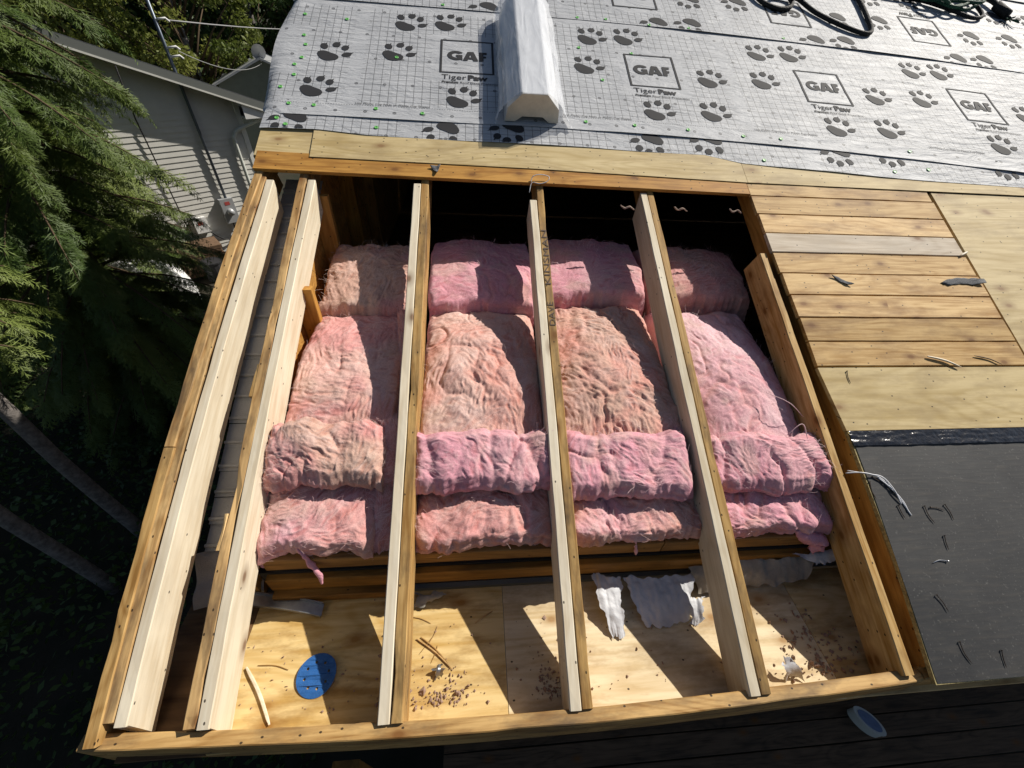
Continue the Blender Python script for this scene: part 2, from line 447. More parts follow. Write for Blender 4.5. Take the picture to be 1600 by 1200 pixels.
def mat_underlay(name, flip, x0, vref):
    """pale grey woven sheet printed with a grid; coordinates are roof metres"""
    m, t, b = nt(name)
    L = t.links.new
    tc = N(t, 'ShaderNodeTexCoord')
    sp = N(t, 'ShaderNodeSeparateXYZ'); L(tc.outputs['UV'], sp.inputs[0])
    # u, w run in print space: u = along the roll from a logo's left edge, w = up from the roll's lower edge
    u, w = sp.outputs[0], sp.outputs[1]
    def lines(s, pitch, wid):
        fr = math_(t, 'FRACT', math_(t, 'DIVIDE', s, pitch))
        d = math_(t, 'ABSOLUTE', math_(t, 'SUBTRACT', fr, 0.5))
        return math_(t, 'GREATER_THAN', d, 0.5 - wid / pitch / 2)
    g = math_(t, 'MAXIMUM', lines(u, 0.0465, 0.0032), lines(w, 0.0465, 0.0032))
    per = 1.165
    um = math_(t, 'MULTIPLY', math_(t, 'FRACT', math_(t, 'DIVIDE', math_(t, 'ADD', u, 20 * per + 0.52), per)), per)   # 0 at strip
    strip = math_(t, 'GREATER_THAN', um, 0.075)
    inx = math_(t, 'MULTIPLY', math_(t, 'GREATER_THAN', um, 0.47), math_(t, 'LESS_THAN', um, 0.90))
    iny = math_(t, 'MULTIPLY', math_(t, 'GREATER_THAN', w, 0.34), math_(t, 'LESS_THAN', w, 0.80))
    box = math_(t, 'SUBTRACT', 1.0, math_(t, 'MULTIPLY', inx, iny))
    band = math_(t, 'MULTIPLY', math_(t, 'GREATER_THAN', w, 0.112), math_(t, 'LESS_THAN', w, 1.02))
    mask = math_(t, 'MULTIPLY', math_(t, 'MULTIPLY', strip, box), band)
    g = math_(t, 'MULTIPLY', g, mask)
    # nailing marks
    row = math_(t, 'FLOOR', math_(t, 'DIVIDE', w, 0.235))
    uo = math_(t, 'ADD', u, math_(t, 'MULTIPLY', row, 0.07))
    du = math_(t, 'MULTIPLY', math_(t, 'SUBTRACT', math_(t, 'FRACT', math_(t, 'DIVIDE', uo, 0.157)), 0.5), 0.157)
    dw = math_(t, 'MULTIPLY', math_(t, 'SUBTRACT', math_(t, 'FRACT', math_(t, 'DIVIDE', w, 0.235)), 0.2), 0.235)
    rr = math_(t, 'SQRT', math_(t, 'ADD', math_(t, 'MULTIPLY', du, du), math_(t, 'MULTIPLY', dw, dw)))
    dot = math_(t, 'MULTIPLY', math_(t, 'LESS_THAN', rr, 0.0105), math_(t, 'GREATER_THAN', rr, 0.0045))
    dot = math_(t, 'MAXIMUM', dot, math_(t, 'MULTIPLY', math_(t, 'LESS_THAN', rr, 0.0105), math_(t, 'LESS_THAN', math_(t, 'ABSOLUTE', du), 0.002)))
    # dashed lap line
    dash = math_(t, 'MULTIPLY', math_(t, 'LESS_THAN', math_(t, 'ABSOLUTE', math_(t, 'SUBTRACT', w, 0.098)), 0.0022),
                 math_(t, 'GREATER_THAN', math_(t, 'FRACT', math_(t, 'DIVIDE', u, 0.014)), 0.4))
    ink = math_(t, 'MAXIMUM', math_(t, 'MULTIPLY', g, 0.78), math_(t, 'MULTIPLY', math_(t, 'MAXIMUM', dot, dash), 0.8))
    ns = N(t, 'ShaderNodeTexNoise', i_Scale=5.0, i_Detail=5.0, i_Roughness=0.6); L(tc.outputs['Object'], ns.inputs['Vector'])
    base = ramp(t, [(0.3, (0.40, 0.41, 0.43)), (0.7, (0.50, 0.51, 0.53))]); L(ns.outputs['Fac'], base.inputs[0])
    # scuffs and dust
    n3 = N(t, 'ShaderNodeTexNoise', i_Scale=16.0, i_Detail=6.0, i_Roughness=0.75); L(tc.outputs['Object'], n3.inputs['Vector'])
    sc = ramp(t, [(0.60, (0, 0, 0)), (0.74, (1, 1, 1))]); L(n3.outputs['Fac'], sc.inputs[0])
    basec = mixc(t, math_(t, 'MULTIPLY', sc.outputs[0], 0.4), base.outputs[0], (0.30, 0.28, 0.25))
    col = mixc(t, ink, basec, (0.05, 0.05, 0.055))
    L(col, b.inputs['Base Color'])
    b.inputs['Roughness'].default_value = 0.6
    b.inputs['Specular IOR Level'].default_value = 0.3
    # crinkles and weave
    mp = N(t, 'ShaderNodeMapping'); mp.inputs['Scale'].default_value = (3.0, 9.0, 3.0); L(tc.outputs['Object'], mp.inputs[0])
    n1_ = N(t, 'ShaderNodeTexNoise', i_Scale=2.2, i_Detail=7.0, i_Roughness=0.62, i_Distortion=0.6); L(mp.outputs[0], n1_.inputs['Vector'])
    bp = N(t, 'ShaderNodeBump', i_Strength=0.9, i_Distance=0.014); L(n1_.outputs['Fac'], bp.inputs['Height'])
    L(bp.outputs[0], b.inputs['Normal'])
    return m


def mat_batt(attr=True):
    m, t, b = nt('glass_wool' if attr else 'wool_scrap')
    L = t.links.new
    raw, _, oi = obj_coords(t, (1, 1, 1), 9.0)
    if attr:
        at = N(t, 'ShaderNodeAttribute', attribute_name='tint'); c = at.outputs['Color']
    else:
        c = oi.outputs['Color']
    fib = N(t, 'ShaderNodeTexNoise', i_Scale=120.0, i_Detail=4.0, i_Roughness=0.7, i_Distortion=1.2); L(raw, fib.inputs['Vector'])
    r1 = ramp(t, [(0.35, (0.80, 0.74, 0.74)), (0.62, (1.0, 1.0, 1.0))]); L(fib.outputs['Fac'], r1.inputs[0])
    c = mixc(t, 1.0, c, r1.outputs[0], 'MULTIPLY')
    L(c, b.inputs['Base Color'])
    b.inputs['Roughness'].default_value = 0.8
    b.inputs['Specular IOR Level'].default_value = 0.2
    bp = N(t, 'ShaderNodeBump', i_Strength=0.5, i_Distance=0.004); L(fib.outputs['Fac'], bp.inputs['Height'])
    L(bp.outputs[0], b.inputs['Normal'])
    return m


M['wool_scrap'] = mat_batt(False)
M['batt'] = mat_batt()


def mat_fibre():
    m, t, b = nt('wool_fibre')
    oi = N(t, 'ShaderNodeObjectInfo')
    c = mixc(t, 0.45, oi.outputs['Color'], (0.9, 0.78, 0.74))
    t.links.new(c, b.inputs['Base Color']); b.inputs['Roughness'].default_value = 0.5
    return m


M['fibre'] = mat_fibre()


def mat_felt():
    m, t, b = nt('black_felt')
    L = t.links.new
    raw, _, oi = obj_coords(t, (1, 1, 1), 1.0)
    n = N(t, 'ShaderNodeTexNoise', i_Scale=3.0, i_Detail=8.0, i_Roughness=0.7); L(raw, n.inputs['Vector'])
    r = ramp(t, [(0.32, (0.020, 0.020, 0.021)), (0.68, (0.046, 0.045, 0.044))]); L(n.outputs['Fac'], r.inputs[0])
    n2 = N(t, 'ShaderNodeTexNoise', i_Scale=110.0, i_Detail=3.0); L(raw, n2.inputs['Vector'])
    r2 = ramp(t, [(0.62, (0, 0, 0)), (0.75, (1, 1, 1))]); L(n2.outputs['Fac'], r2.inputs[0])
    c = mixc(t, math_(t, 'MULTIPLY', r2.outputs[0], 0.35), r.outputs[0], (0.22, 0.21, 0.19))
    mp = N(t, 'ShaderNodeMapping'); mp.inputs['Scale'].default_value = (9, 70, 4); L(raw, mp.inputs[0])
    n3 = N(t, 'ShaderNodeTexNoise', i_Scale=1.0, i_Detail=6.0); L(mp.outputs[0], n3.inputs['Vector'])
    r3 = ramp(t, [(0.5, (0, 0, 0)), (0.75, (1, 1, 1))]); L(n3.outputs['Fac'], r3.inputs[0])
    c = mixc(t, math_(t, 'MULTIPLY', r3.outputs[0], 0.22), c, (0.12, 0.10, 0.075))
    L(c, b.inputs['Base Color'])
    b.inputs['Roughness'].default_value = 0.62
    bp = N(t, 'ShaderNodeBump', i_Strength=0.12, i_Distance=0.004); L(n3.outputs['Fac'], bp.inputs['Height']); L(bp.outputs[0], b.inputs['Normal'])
    return m


M['felt'] = mat_felt()
M['tape'] = plain('tape', (0.016, 0.017, 0.021), 0.22, bump=0.5, bscale=40, spec=0.6)


def mat_wrap():
    m, t, b = nt('plastic_film')
    b.inputs['Base Color'].default_value = (0.86, 0.88, 0.92, 1)
    b.inputs['Roughness'].default_value = 0.22
    b.inputs['Specular IOR Level'].default_value = 0.6
    tr = N(t, 'ShaderNodeBsdfTransparent')
    tr.inputs[0].default_value = (0.96, 0.97, 1, 1)
    mx = N(t, 'ShaderNodeMixShader')
    fx = N(t, 'ShaderNodeTexNoise', i_Scale=5.0, i_Detail=4.0, i_Distortion=0.8)
    tcw = N(t, 'ShaderNodeTexCoord'); mpw = N(t, 'ShaderNodeMapping'); mpw.inputs['Scale'].default_value = (3, 0.7, 3)
    t.links.new(tcw.outputs['Object'], mpw.inputs[0]); t.links.new(mpw.outputs[0], fx.inputs['Vector'])
    rp = ramp(t, [(0.36, (0.40, 0.40, 0.40)), (0.64, (0.66, 0.66, 0.66))]); t.links.new(fx.outputs['Fac'], rp.inputs[0])
    t.links.new(rp.outputs[0], mx.inputs[0])
    bw = N(t, 'ShaderNodeBump', i_Strength=0.35, i_Distance=0.02); t.links.new(fx.outputs['Fac'], bw.inputs['Height']); t.links.new(bw.outputs[0], b.inputs['Normal'])
    t.links.new(tr.outputs[0], mx.inputs[1]); t.links.new(b.outputs[0], mx.inputs[2])
    t.links.new(mx.outputs[0], t.nodes['Material Output'].inputs[0])
    return m


M['wrap'] = mat_wrap()

# ------------------------------------------------------------------ boards
AXES = {'v': Matrix(((0, -1, 0), (1, 0, 0), (0, 0, 1))),      # local x -> v, local y -> -x
        'x': Matrix.Identity(3)}


def board(name, parent, frame, along, lo, hi, mat, bow=None, rough=0.0012, seg=None, cham=0.003, cut0=0.0, cut1=0.0, chips=0.0, seed=None):
    """a sawn board. lo, hi: corners in (x, v, n) for frame 'roof' or (X, Y, Z) for 'world'; local x runs along it.
    bow(t) -> sideways shift in local y at t in 0..1; cut0/cut1: end bevel (top set back at the start / the end)"""
    seed = RND.randint(0, 9999) if seed is None else seed
    A = AXES[along]
    lo = Vector(lo); hi = Vector(hi)
    c = (lo + hi) / 2
    d = hi - lo
    if along == 'v': Lx, Wy, Hz = d.y, d.x, d.z
    else: Lx, Wy, Hz = d.x, d.y, d.z
    seg = seg or max(2, min(40, int(Lx / 0.08)))
    ts = np.linspace(0, 1, seg + 1)
    ch = min(cham, Wy * 0.3, Hz * 0.3)
    w, h = Wy / 2, Hz / 2
    prof = np.array([(-w + ch, -h), (w - ch, -h), (w, -h + ch), (w, h - ch), (w - ch, h), (-w + ch, h), (-w, h - ch), (-w, -h + ch)])
    k = len(prof)
    V = np.zeros((seg + 1, k, 3))
    for i, t in enumerate(ts):
        x = (t - 0.5) * Lx
        V[i, :, 0] = x
        V[i, :, 1] = prof[:, 0] + (bow(t) if bow else 0)
        V[i, :, 2] = prof[:, 1]
    V[0, :, 0] += cut0 * (prof[:, 1] + h) / Hz
    V[-1, :, 0] -= cut1 * (prof[:, 1] + h) / Hz
    P = V.reshape(-1, 3)
    if rough > 0:
        q = P * np.array([9.0, 60, 60]) + seed
        P[:, 1] += rough * vnoise(q, seed)
        P[:, 2] += rough * vnoise(q + 31.7, seed + 5)
    if chips > 0:
        # broken arrises: pull the upper edges in where noise is high
        ed = np.tile(np.arange(k), seg + 1)
        top = np.isin(ed, (3, 4)) | np.isin(ed, (5, 6))
        side = np.where(np.isin(ed, (3, 4)), 1.0, 2.0)
        nz = n1(P[:, 0] * 7 + side * 40 + seed, seed, 3)
        amt = np.clip(nz - 0.25, 0, 1) * chips * top
        P[:, 1] -= np.sign(P[:, 1]) * amt
        P[:, 2] -= amt * 0.6
    i = np.arange(seg)[:, None] * k
    j = np.arange(k)[None, :]
    q = np.stack([i + j, i + k + j, i + k + (j + 1) % k, i + (j + 1) % k], -1).reshape(-1, 4)
    # end caps as fans of quads/tris
    e0 = [(0, 1, 2, 7), (7, 2, 3, 6), (6, 3, 4, 5)]
    b0 = seg * k
    e1 = [(b0 + 0, b0 + 7, b0 + 2, b0 + 1), (b0 + 7, b0 + 6, b0 + 3, b0 + 2), (b0 + 6, b0 + 5, b0 + 4, b0 + 3)]
    me = mesh_np(name, P, [np.vstack([q[:, ::-1], np.array(e0)[:, ::-1], np.array(e1)[:, ::-1]])])
    me.flip_normals() if False else None
    o = link(name, me, mat, parent)
    R = (ROOF @ A) if frame == 'roof' else A
    loc = (ROOF @ c) if frame == 'roof' else c
    o.matrix_local = Matrix.Translation(loc) @ R.to_4x4()
    return o


def roof_obj(o, n=0.0):
    """object whose mesh is given in roof (x, v, n) metres"""
    o.matrix_local = ROOF.to_4x4()
    return o


def roof_at(o, x, v, n=0.0, rz=0.0):
    o.matrix_local = Matrix.Translation(ROOF @ Vector((x, v, n))) @ ROOF.to_4x4() @ Matrix.Rotation(rz, 4, 'Z')
    return o

# ------------------------------------------------------------------ ground and deck
GZ = -3.5
xs = np.linspace(-1, 1, 81)
gx = np.sign(xs) * np.abs(xs) ** 2.2 * 220
GXX, GYY = np.meshgrid(gx, gx + 8, indexing='ij')
gp = np.stack([GXX.ravel(), GYY.ravel(), np.zeros(GXX.size)], 1)
rad = np.hypot(gp[:, 0], gp[:, 1] - 5)
gp[:, 2] = GZ + 0.12 * fbm(gp * np.array([0.35, 0.35, 1]), 3, 3) - 0.05
gp[:, 2] += np.clip(rad - 45, 0, None) * 0.06
g = link('ground', mesh_np('ground', gp, [grid_faces(81, 81)]), M['ground'], smooth=True)
tag(g, kind='structure')

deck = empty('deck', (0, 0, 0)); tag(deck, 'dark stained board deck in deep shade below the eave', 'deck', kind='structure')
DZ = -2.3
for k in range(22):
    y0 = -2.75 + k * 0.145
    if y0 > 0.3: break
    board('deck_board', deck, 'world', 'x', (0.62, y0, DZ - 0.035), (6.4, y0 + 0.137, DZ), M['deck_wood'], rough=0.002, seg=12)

# ------------------------------------------------------------------ the house being re-roofed
house = empty('house', (0, 0, 0))
tag(house, 'house roof stripped open to bare rafters beside printed grey underlayment', 'house roof')
XR = 9.0       # right-hand limit of the roof
VT = 6.6       # ridge

mb = MB(); mb.box((0.9, 0.44, GZ - 0.2), (XR - 0.2, 0.54, -0.16)); mb.box((-0.02, 0.44, GZ - 0.2), (0.9, 0.54, -0.16)); mb.build('front_wall', M['house_wall'], house)
# gable wall: closes the attic on the left, top follows the rafters
poly = [(0.44, GZ - 0.2), (10.9, GZ - 0.2), (10.9, 2.6), (VT * CS, VT * SN - 0.17), (0.44, 0.07)]
mbw = MB()
V = [(-0.03, y, z) for y, z in poly] + [(0.02, y, z) for y, z in poly]
k = len(poly)
mbw.add(V, [[(i, (i + 1) % k, k + (i + 1) % k, k + i) for i in range(k)], [(0, 4, 3), (0, 3, 2), (0, 2, 1), (5, 8, 9), (5, 7, 8), (5, 6, 7)]])
mbw.build('gable_wall', M['orange_wood'], house)
mbw = MB()
V = [(XR - 0.2, y, z) for y, z in poly] + [(XR - 0.15, y, z) for y, z in poly]
mbw.add(V, [[(i, (i + 1) % k, k + (i + 1) % k, k + i) for i in range(k)], [(0, 4, 3), (0, 3, 2), (0, 2, 1), (5, 8, 9), (5, 7, 8), (5, 6, 7)]])
mbw.build('gable_wall', M['house_wall'], house)
MB().box((-0.03, 10.9, GZ - 0.2), (XR - 0.15, 11.0, 2.6)).build('back_wall', M['house_wall'], house)
# rear roof slope
mb = MB()
yr, zr = VT * CS, VT * SN
mb.add([(-0.3, yr + 0.01, zr + 0.02), (XR, yr + 0.01, zr + 0.02), (XR, 11.4, zr - (11.4 - yr) * 0.5), (-0.3, 11.4, zr - (11.4 - yr) * 0.5),
        (-0.3, yr + 0.01, zr - 0.01), (XR, yr + 0.01, zr - 0.01), (XR, 11.4, zr - (11.4 - yr) * 0.5 - 0.03), (-0.3, 11.4, zr - (11.4 - yr) * 0.5 - 0.03)],
       [[(0, 1, 2, 3), (7, 6, 5, 4), (0, 4, 5, 1), (1, 5, 6, 2), (2, 6, 7, 3), (3, 7, 4, 0)]])
mb.build('rear_roof', M['house_shingle'], house)
# ceiling under the wool
MB().box((0.03, 0.55, -0.05), (XR - 0.25, 10.8, -0.01)).build('ceiling', M['dark_ply'], house)
# studs on the inside of the gable, seen past the first rafter
for y0 in (1.50, 2.02, 2.55, 3.1):
    board('gable_stud', house, 'world', 'x', (0, 0, 0), (0.5 * y0 + 0.06, 0.089, 0.038), M['orange_wood'], seg=4).matrix_local = \
        Matrix.Translation((0.065, y0, (0.5 * y0 + 0.06) / 2 - 0.16 + 0.0)) @ Matrix(((0, 1, 0), (0, 0, 1), (1, 0, 0))).to_4x4()

# wall plates at the eave
board('top_plate', house, 'world', 'x', (0.078, 0.462, 0.022), (1.62, 0.58, 0.095), M['plate_wood'], chips=0.004)
board('top_plate', house, 'world', 'x', (1.625, 0.462, 0.022), (XR - 0.3, 0.58, 0.095), M['plate_wood'], chips=0.004)
board('ledger', house, 'world', 'x', (0.078, 0.43, -0.08), (XR - 0.3, 0.5, 0.006), M['plate_wood'], chips=0.004)
board('ledger', house, 'world', 'x', (0.08, 0.405, -0.141), (0.56, 0.44, -0.09), M['plate_wood'])
MB().box((0.05, 0.455, -0.15), (XR - 0.3, 0.57, 0.02)).build('dark_gap_fill', M['black'], house)  # black box behind the plates, the shade of their gaps put into its colour

# soffit
def soffit(x0, x1, mat):
    o = board('soffit_panel', house, 'world', 'x', (x0, -0.03, -0.156), (x1, 0.425, -0.143), mat, rough=0.0006, cham=0.001, seg=6)
    return o
tag(soffit(-0.24, 0.02, M['dark_ply']), 'dark stained soffit panel at the gable corner')
soffit(0.022, 0.972, M['soffit_ply'])
soffit(0.974, 2.20, M['soffit_pale'])
soffit(2.202, 3.42, M['soffit_ply'])
soffit(3.422, XR - 0.2, M['soffit_ply'])

# fascia and barge
def fb(t): return -0.034 * math.sin(math.pi * min(1, t * 1.02)) + 0.008 * (1 - t)
board('fascia_board', house, 'world', 'x', (-0.285, -0.022, -0.21), (2.425, 0.018, -0.022), M['old_wood'], bow=fb, seg=34, chips=0.006, rough=0.0018)
board('fascia_board', house, 'world', 'x', (2.44, -0.012, -0.22), (XR, 0.026, -0.03), M['plank_wood'], seg=10)
def bb(t): return 0.058 * math.sin(math.pi * t ** 0.9) * 0.62 - 0.055 * t ** 2
bo = board('barge_board', house, 'roof', 'v', (-0.272, -0.012, -0.17), (-0.235, 0.86, 0.004), M['old_wood'], bow=lambda t: -0.024 * (-0.012 + t * 0.872 - 0.75) ** 2, chips=0.007, rough=0.0015)
bo = board('barge_board', house, 'roof', 'v', (-0.272, 0.864, -0.17), (-0.235, 2.36, 0.004), M['old_wood'], bow=lambda t: -0.024 * (0.864 + t * 1.496 - 0.75) ** 2, chips=0.007, rough=0.0015)
bo = board('barge_board', house, 'roof', 'v', (-0.247, 2.365, -0.17), (-0.215, VT, 0.004), M['old_wood'], chips=0.008)

# ------------------------------------------------------------------ rafters
def rafter(x0, v0, v1, mat, depth=0.14, top=-0.001, bow=None, chips=0.0, cut1=0.0, rough=0.0012, name='rafter'):
    return board(name, house, 'roof', 'v', (x0, v0 - 0.065, top - depth), (x0 + 0.0375, v1, top), mat, bow=bow, chips=chips, cut0=0.065, cut1=cut1, rough=rough, seg=36)

def lean(a, b=0.0, c=0.0): return lambda t: a * t + b * math.sin(math.pi * t) + c
OLD, NEW = M['old_wood'], M['new_wood']
rafter(-0.232, 0.045, 2.23, OLD, bow=lean(-0.032, 0.024), chips=0.010)                       # old, at the rake
rafter(-0.193, 0.035, 2.14, NEW, bow=lean(-0.034, 0.018), cut1=-0.07, depth=0.14)             # new beside it
rafter(0.0, 0.012, 3.4, OLD, bow=lean(0.0, 0.006), chips=0.016, rough=0.002)
rafter(0.039, 0.012, 2.15, NEW, cut1=-0.07, bow=lean(0, 0.008))
rafter(0.6007, -0.015, 3.4, OLD, chips=0.008)
rafter(0.6007 - 0.039, -0.015, 2.20, NEW, cut1=-0.02)
rafter(1.199, -0.02, 3.4, OLD, chips=0.006)
rafter(1.199 - 0.039, -0.02, 2.135, NEW, cut1=0.0)
rafter(1.8074, -0.022, 3.4, OLD, chips=0.006)
rafter(1.8074 - 0.039, -0.022, 2.16, NEW, cut1=-0.05, top=0.0005)
rafter(2.345, 0.008, 1.82, M['plank_wood'], cut1=0.0, depth=0.14)
rafter(2.455, 0.02, 3.4, M['orange_wood'], top=-0.002)
for k in range(1, 6): rafter(2.455 + 0.61 * k, 0.02, 3.4, M['orange_wood'], top=-0.002)
# loose split piece hanging on the second rafter
for v0, v1, dx in ((1.06, 1.20, 0.016), (0.50, 0.62, 0.014)):
    board('split_sliver', house, 'roof', 'v', (-0.004 - dx, v0, -0.03), (-0.001, v1, -0.004), M['plank_wood'], chips=0.01, seg=6)

# ------------------------------------------------------------------ sheathing
def panel(name, pts, n0, n1_, mat, parent=house, edge=None):
    """flat panel, convex-ish outline in roof metres given ccw, extruded n0..n1, with local x along the roof"""
    P = np.array(pts, float); c = P.mean(0)
    o = MB().prism(P - c, n0, n1_).build(name, mat, parent)
    return roof_at(o, c[0], c[1], 0)

# plank courses under the strip of plywood, the top one left in place above the opening
def course(v0l, v0r, v1l, v1r, x0, x1, mat, n0=0.0, n1_=0.019):
    return panel('sheathing_plank', [(x0, v0l), ((x0 + x1) / 2, (v0l + v0r) / 2), (x1, v0r), (x1, v1r), ((x0 + x1) / 2, (v1l + v1r) / 2), (x0, v1l)], n0, n1_, mat)
tag(course(2.262, 2.212, 2.385, 2.32, -0.222, 2.388, M['orange_wood']), 'orange brown plank above the open bays')
vb = [2.345] + [2.2 - 0.1293 * i for i in range(9)]
pm = ['plank_wood', 'plank_wood', 'plank_wood', 'grey_wood', 'plank_wood', 'plank_wood', 'plank_wood', 'plank_wood', 'plank_wood']
for i in range(9):
    xl = 2.392 + 0.030 * (i / 8.0) ** 1.5 + RND.uniform(-0.003, 0.003)
    gap = 0.0022 + 0.0015 * RND.random()
    xr = 3.506 + 0.014 * i / 8 + RND.uniform(-0.006, 0.004)
    board('sheathing_plank', house, 'roof', 'x', (xl, vb[i + 1] + gap, 0.0 + RND.uniform(0, 0.0015)), (xr, vb[i] - gap, 0.019 + RND.uniform(-0.0012, 0.0018)), M[pm[i]], rough=0.0014, seg=20, cham=0.002, bow=None)

# plywood strip along the lower edge of the underlayment
panel('plywood_sheet', [(-0.235, 2.356), (0.035, 2.35), (0.02, 3.0), (-0.235, 3.0)], 0.0005, 0.0165, M['ply'])
panel('plywood_sheet', [(0.038, 2.35), (1.07, 2.332), (2.40, 2.29), (2.40, 3.0), (0.024, 3.0)], 0.0195, 0.0345 - 0.016, M['ply']) if False else None
panel('plywood_sheet', [(0.038, 2.352), (1.20, 2.332), (2.395, 2.293), (2.395, 3.0), (0.024, 3.0)], 0.0205, 0.0235, M['ply'])
panel('plywood_sheet', [(2.397, 2.293), (3.53, 2.281), (XR, 2.235), (XR, 3.0), (2.397, 3.0)], 0.0205, 0.0235, M['ply'])
panel('plywood_sheet', [(-0.235, 3.002), (XR, 3.002), (XR, VT), (-0.235, VT)], 0.0, 0.0165, M['ply'])
panel('plywood_sheet', [(3.532, 1.16), (XR, 1.16), (XR, 2.232), (3.532, 2.278)], 0.0, 0.0165, M['ply'])
panel('plywood_sheet', [(2.447, 0.865), (XR, 0.865), (XR, 1.156), (2.418, 1.160)], 0.0, 0.0165, M['ply'])
panel('plywood_sheet', [(2.431, -0.032), (XR, -0.01), (XR, 0.861), (2.449, 0.861), (2.455, 0.37)], 0.0, 0.0160, M['ply_edge'])
# roofing felt on the lowest sheet
nx, nv = 60, 30
U, W = np.meshgrid(np.linspace(0, 1, nx), np.linspace(0, 1, nv), indexing='ij')
vv = -0.028 + W * (0.835 + 0.028)
xl = 2.437 + 0.022 * np.sin(np.clip(vv / 0.86, 0, 1) * math.pi * 0.62)
xx = xl + U * (XR - xl)
P = np.stack([xx.ravel(), vv.ravel(), np.zeros(xx.size)], 1)
P[:, 2] = 0.0185 + 0.0012 * fbm(P * 5 + 3, 8, 2)
o = link('roofing_felt', mesh_np('roofing_felt', P, [grid_faces(nx, nv)]), M['felt'], house, True); roof_obj(o)
# glossy black tape over its upper edge
nx, nv = 260, 14
U, W = np.meshgrid(np.linspace(0, 1, nx), np.linspace(0, 1, nv), indexing='ij')
xx = 2.446 + U * (XR - 2.446)
vv = 0.797 + W * 0.064 + 0.003 * n1(xx.ravel() * 6, 4).reshape(xx.shape) * (1 - W)
P = np.stack([xx.ravel(), vv.ravel(), np.zeros(xx.size)], 1)
P[:, 2] = 0.0225 + 0.0035 * np.abs(fbm(P * np.array([22, 60, 1]), 21, 3)) 
o = link('flashing_tape', mesh_np('flashing_tape', P, [grid_faces(nx, nv)]), M['tape'], house, True); roof_obj(o)

# ------------------------------------------------------------------ vented metal soffit under the rake
NPAN = 19
mbp = MB()
for side in (0,):
    # one interlocking panel: flat pan, then a raised bead
    prof = [(0.0, 0.0), (0.012, 0.0), (0.016, 0.010), (0.024, 0.010), (0.028, 0.0), (0.0995, 0.001)]
    V = [(x, v, n) for x in (-0.165, 0.03) for v, n in prof]
    mbp.add(V, [[(i, i + 6, i + 7, i + 1) for i in range(5)]])
pan_me = None
for k in range(NPAN):
    v = 0.50 + 0.1 * k
    if pan_me is None:
        o = mbp.build('vented_soffit_panel', M['metal_soffit'], house); pan_me = o.data
    else:
        o = link('vented_soffit_panel', pan_me, None, house)
    sag = -0.03 * max(0, 1 - k / 5) ** 2
    roof_at(o, RND.uniform(-0.003, 0.003), v, -0.165 + sag + RND.uniform(-0.002, 0.002), RND.uniform(-0.015, 0.015))
# bent end piece of the metal soffit where it sags over the eave panel
nx, nv = 20, 16
U, W = np.meshgrid(np.linspace(0, 1, nx), np.linspace(0, 1, nv), indexing='ij')
X = -0.20 + U * 0.23
Y = 0.385 + 0.05 * np.sin(U * 1.3) + W * 0.15
Z = -0.12 + W * 0.14 + 0.012 * np.sin(W * 9) + 0.012 * np.cos(U * 4)
o = link('soffit_end_strip', mesh_np('soffit_end_strip', np.stack([X.ravel(), Y.ravel(), Z.ravel()], 1), [grid_faces(nx, nv)]), M['metal_soffit'], house, True)

# ------------------------------------------------------------------ printed underlayment
def hwrin(x, v, seed):
    q = np.stack([np.asarray(x) * 1.6, np.asarray(v) * 5.0, np.asarray(x) * 0 + seed], 1)
    return 0.0032 * fbm(q, seed, 3)

def droop(x, a=0.0167): return a * np.clip(np.asarray(x) - 0.9, 0, None) ** 2

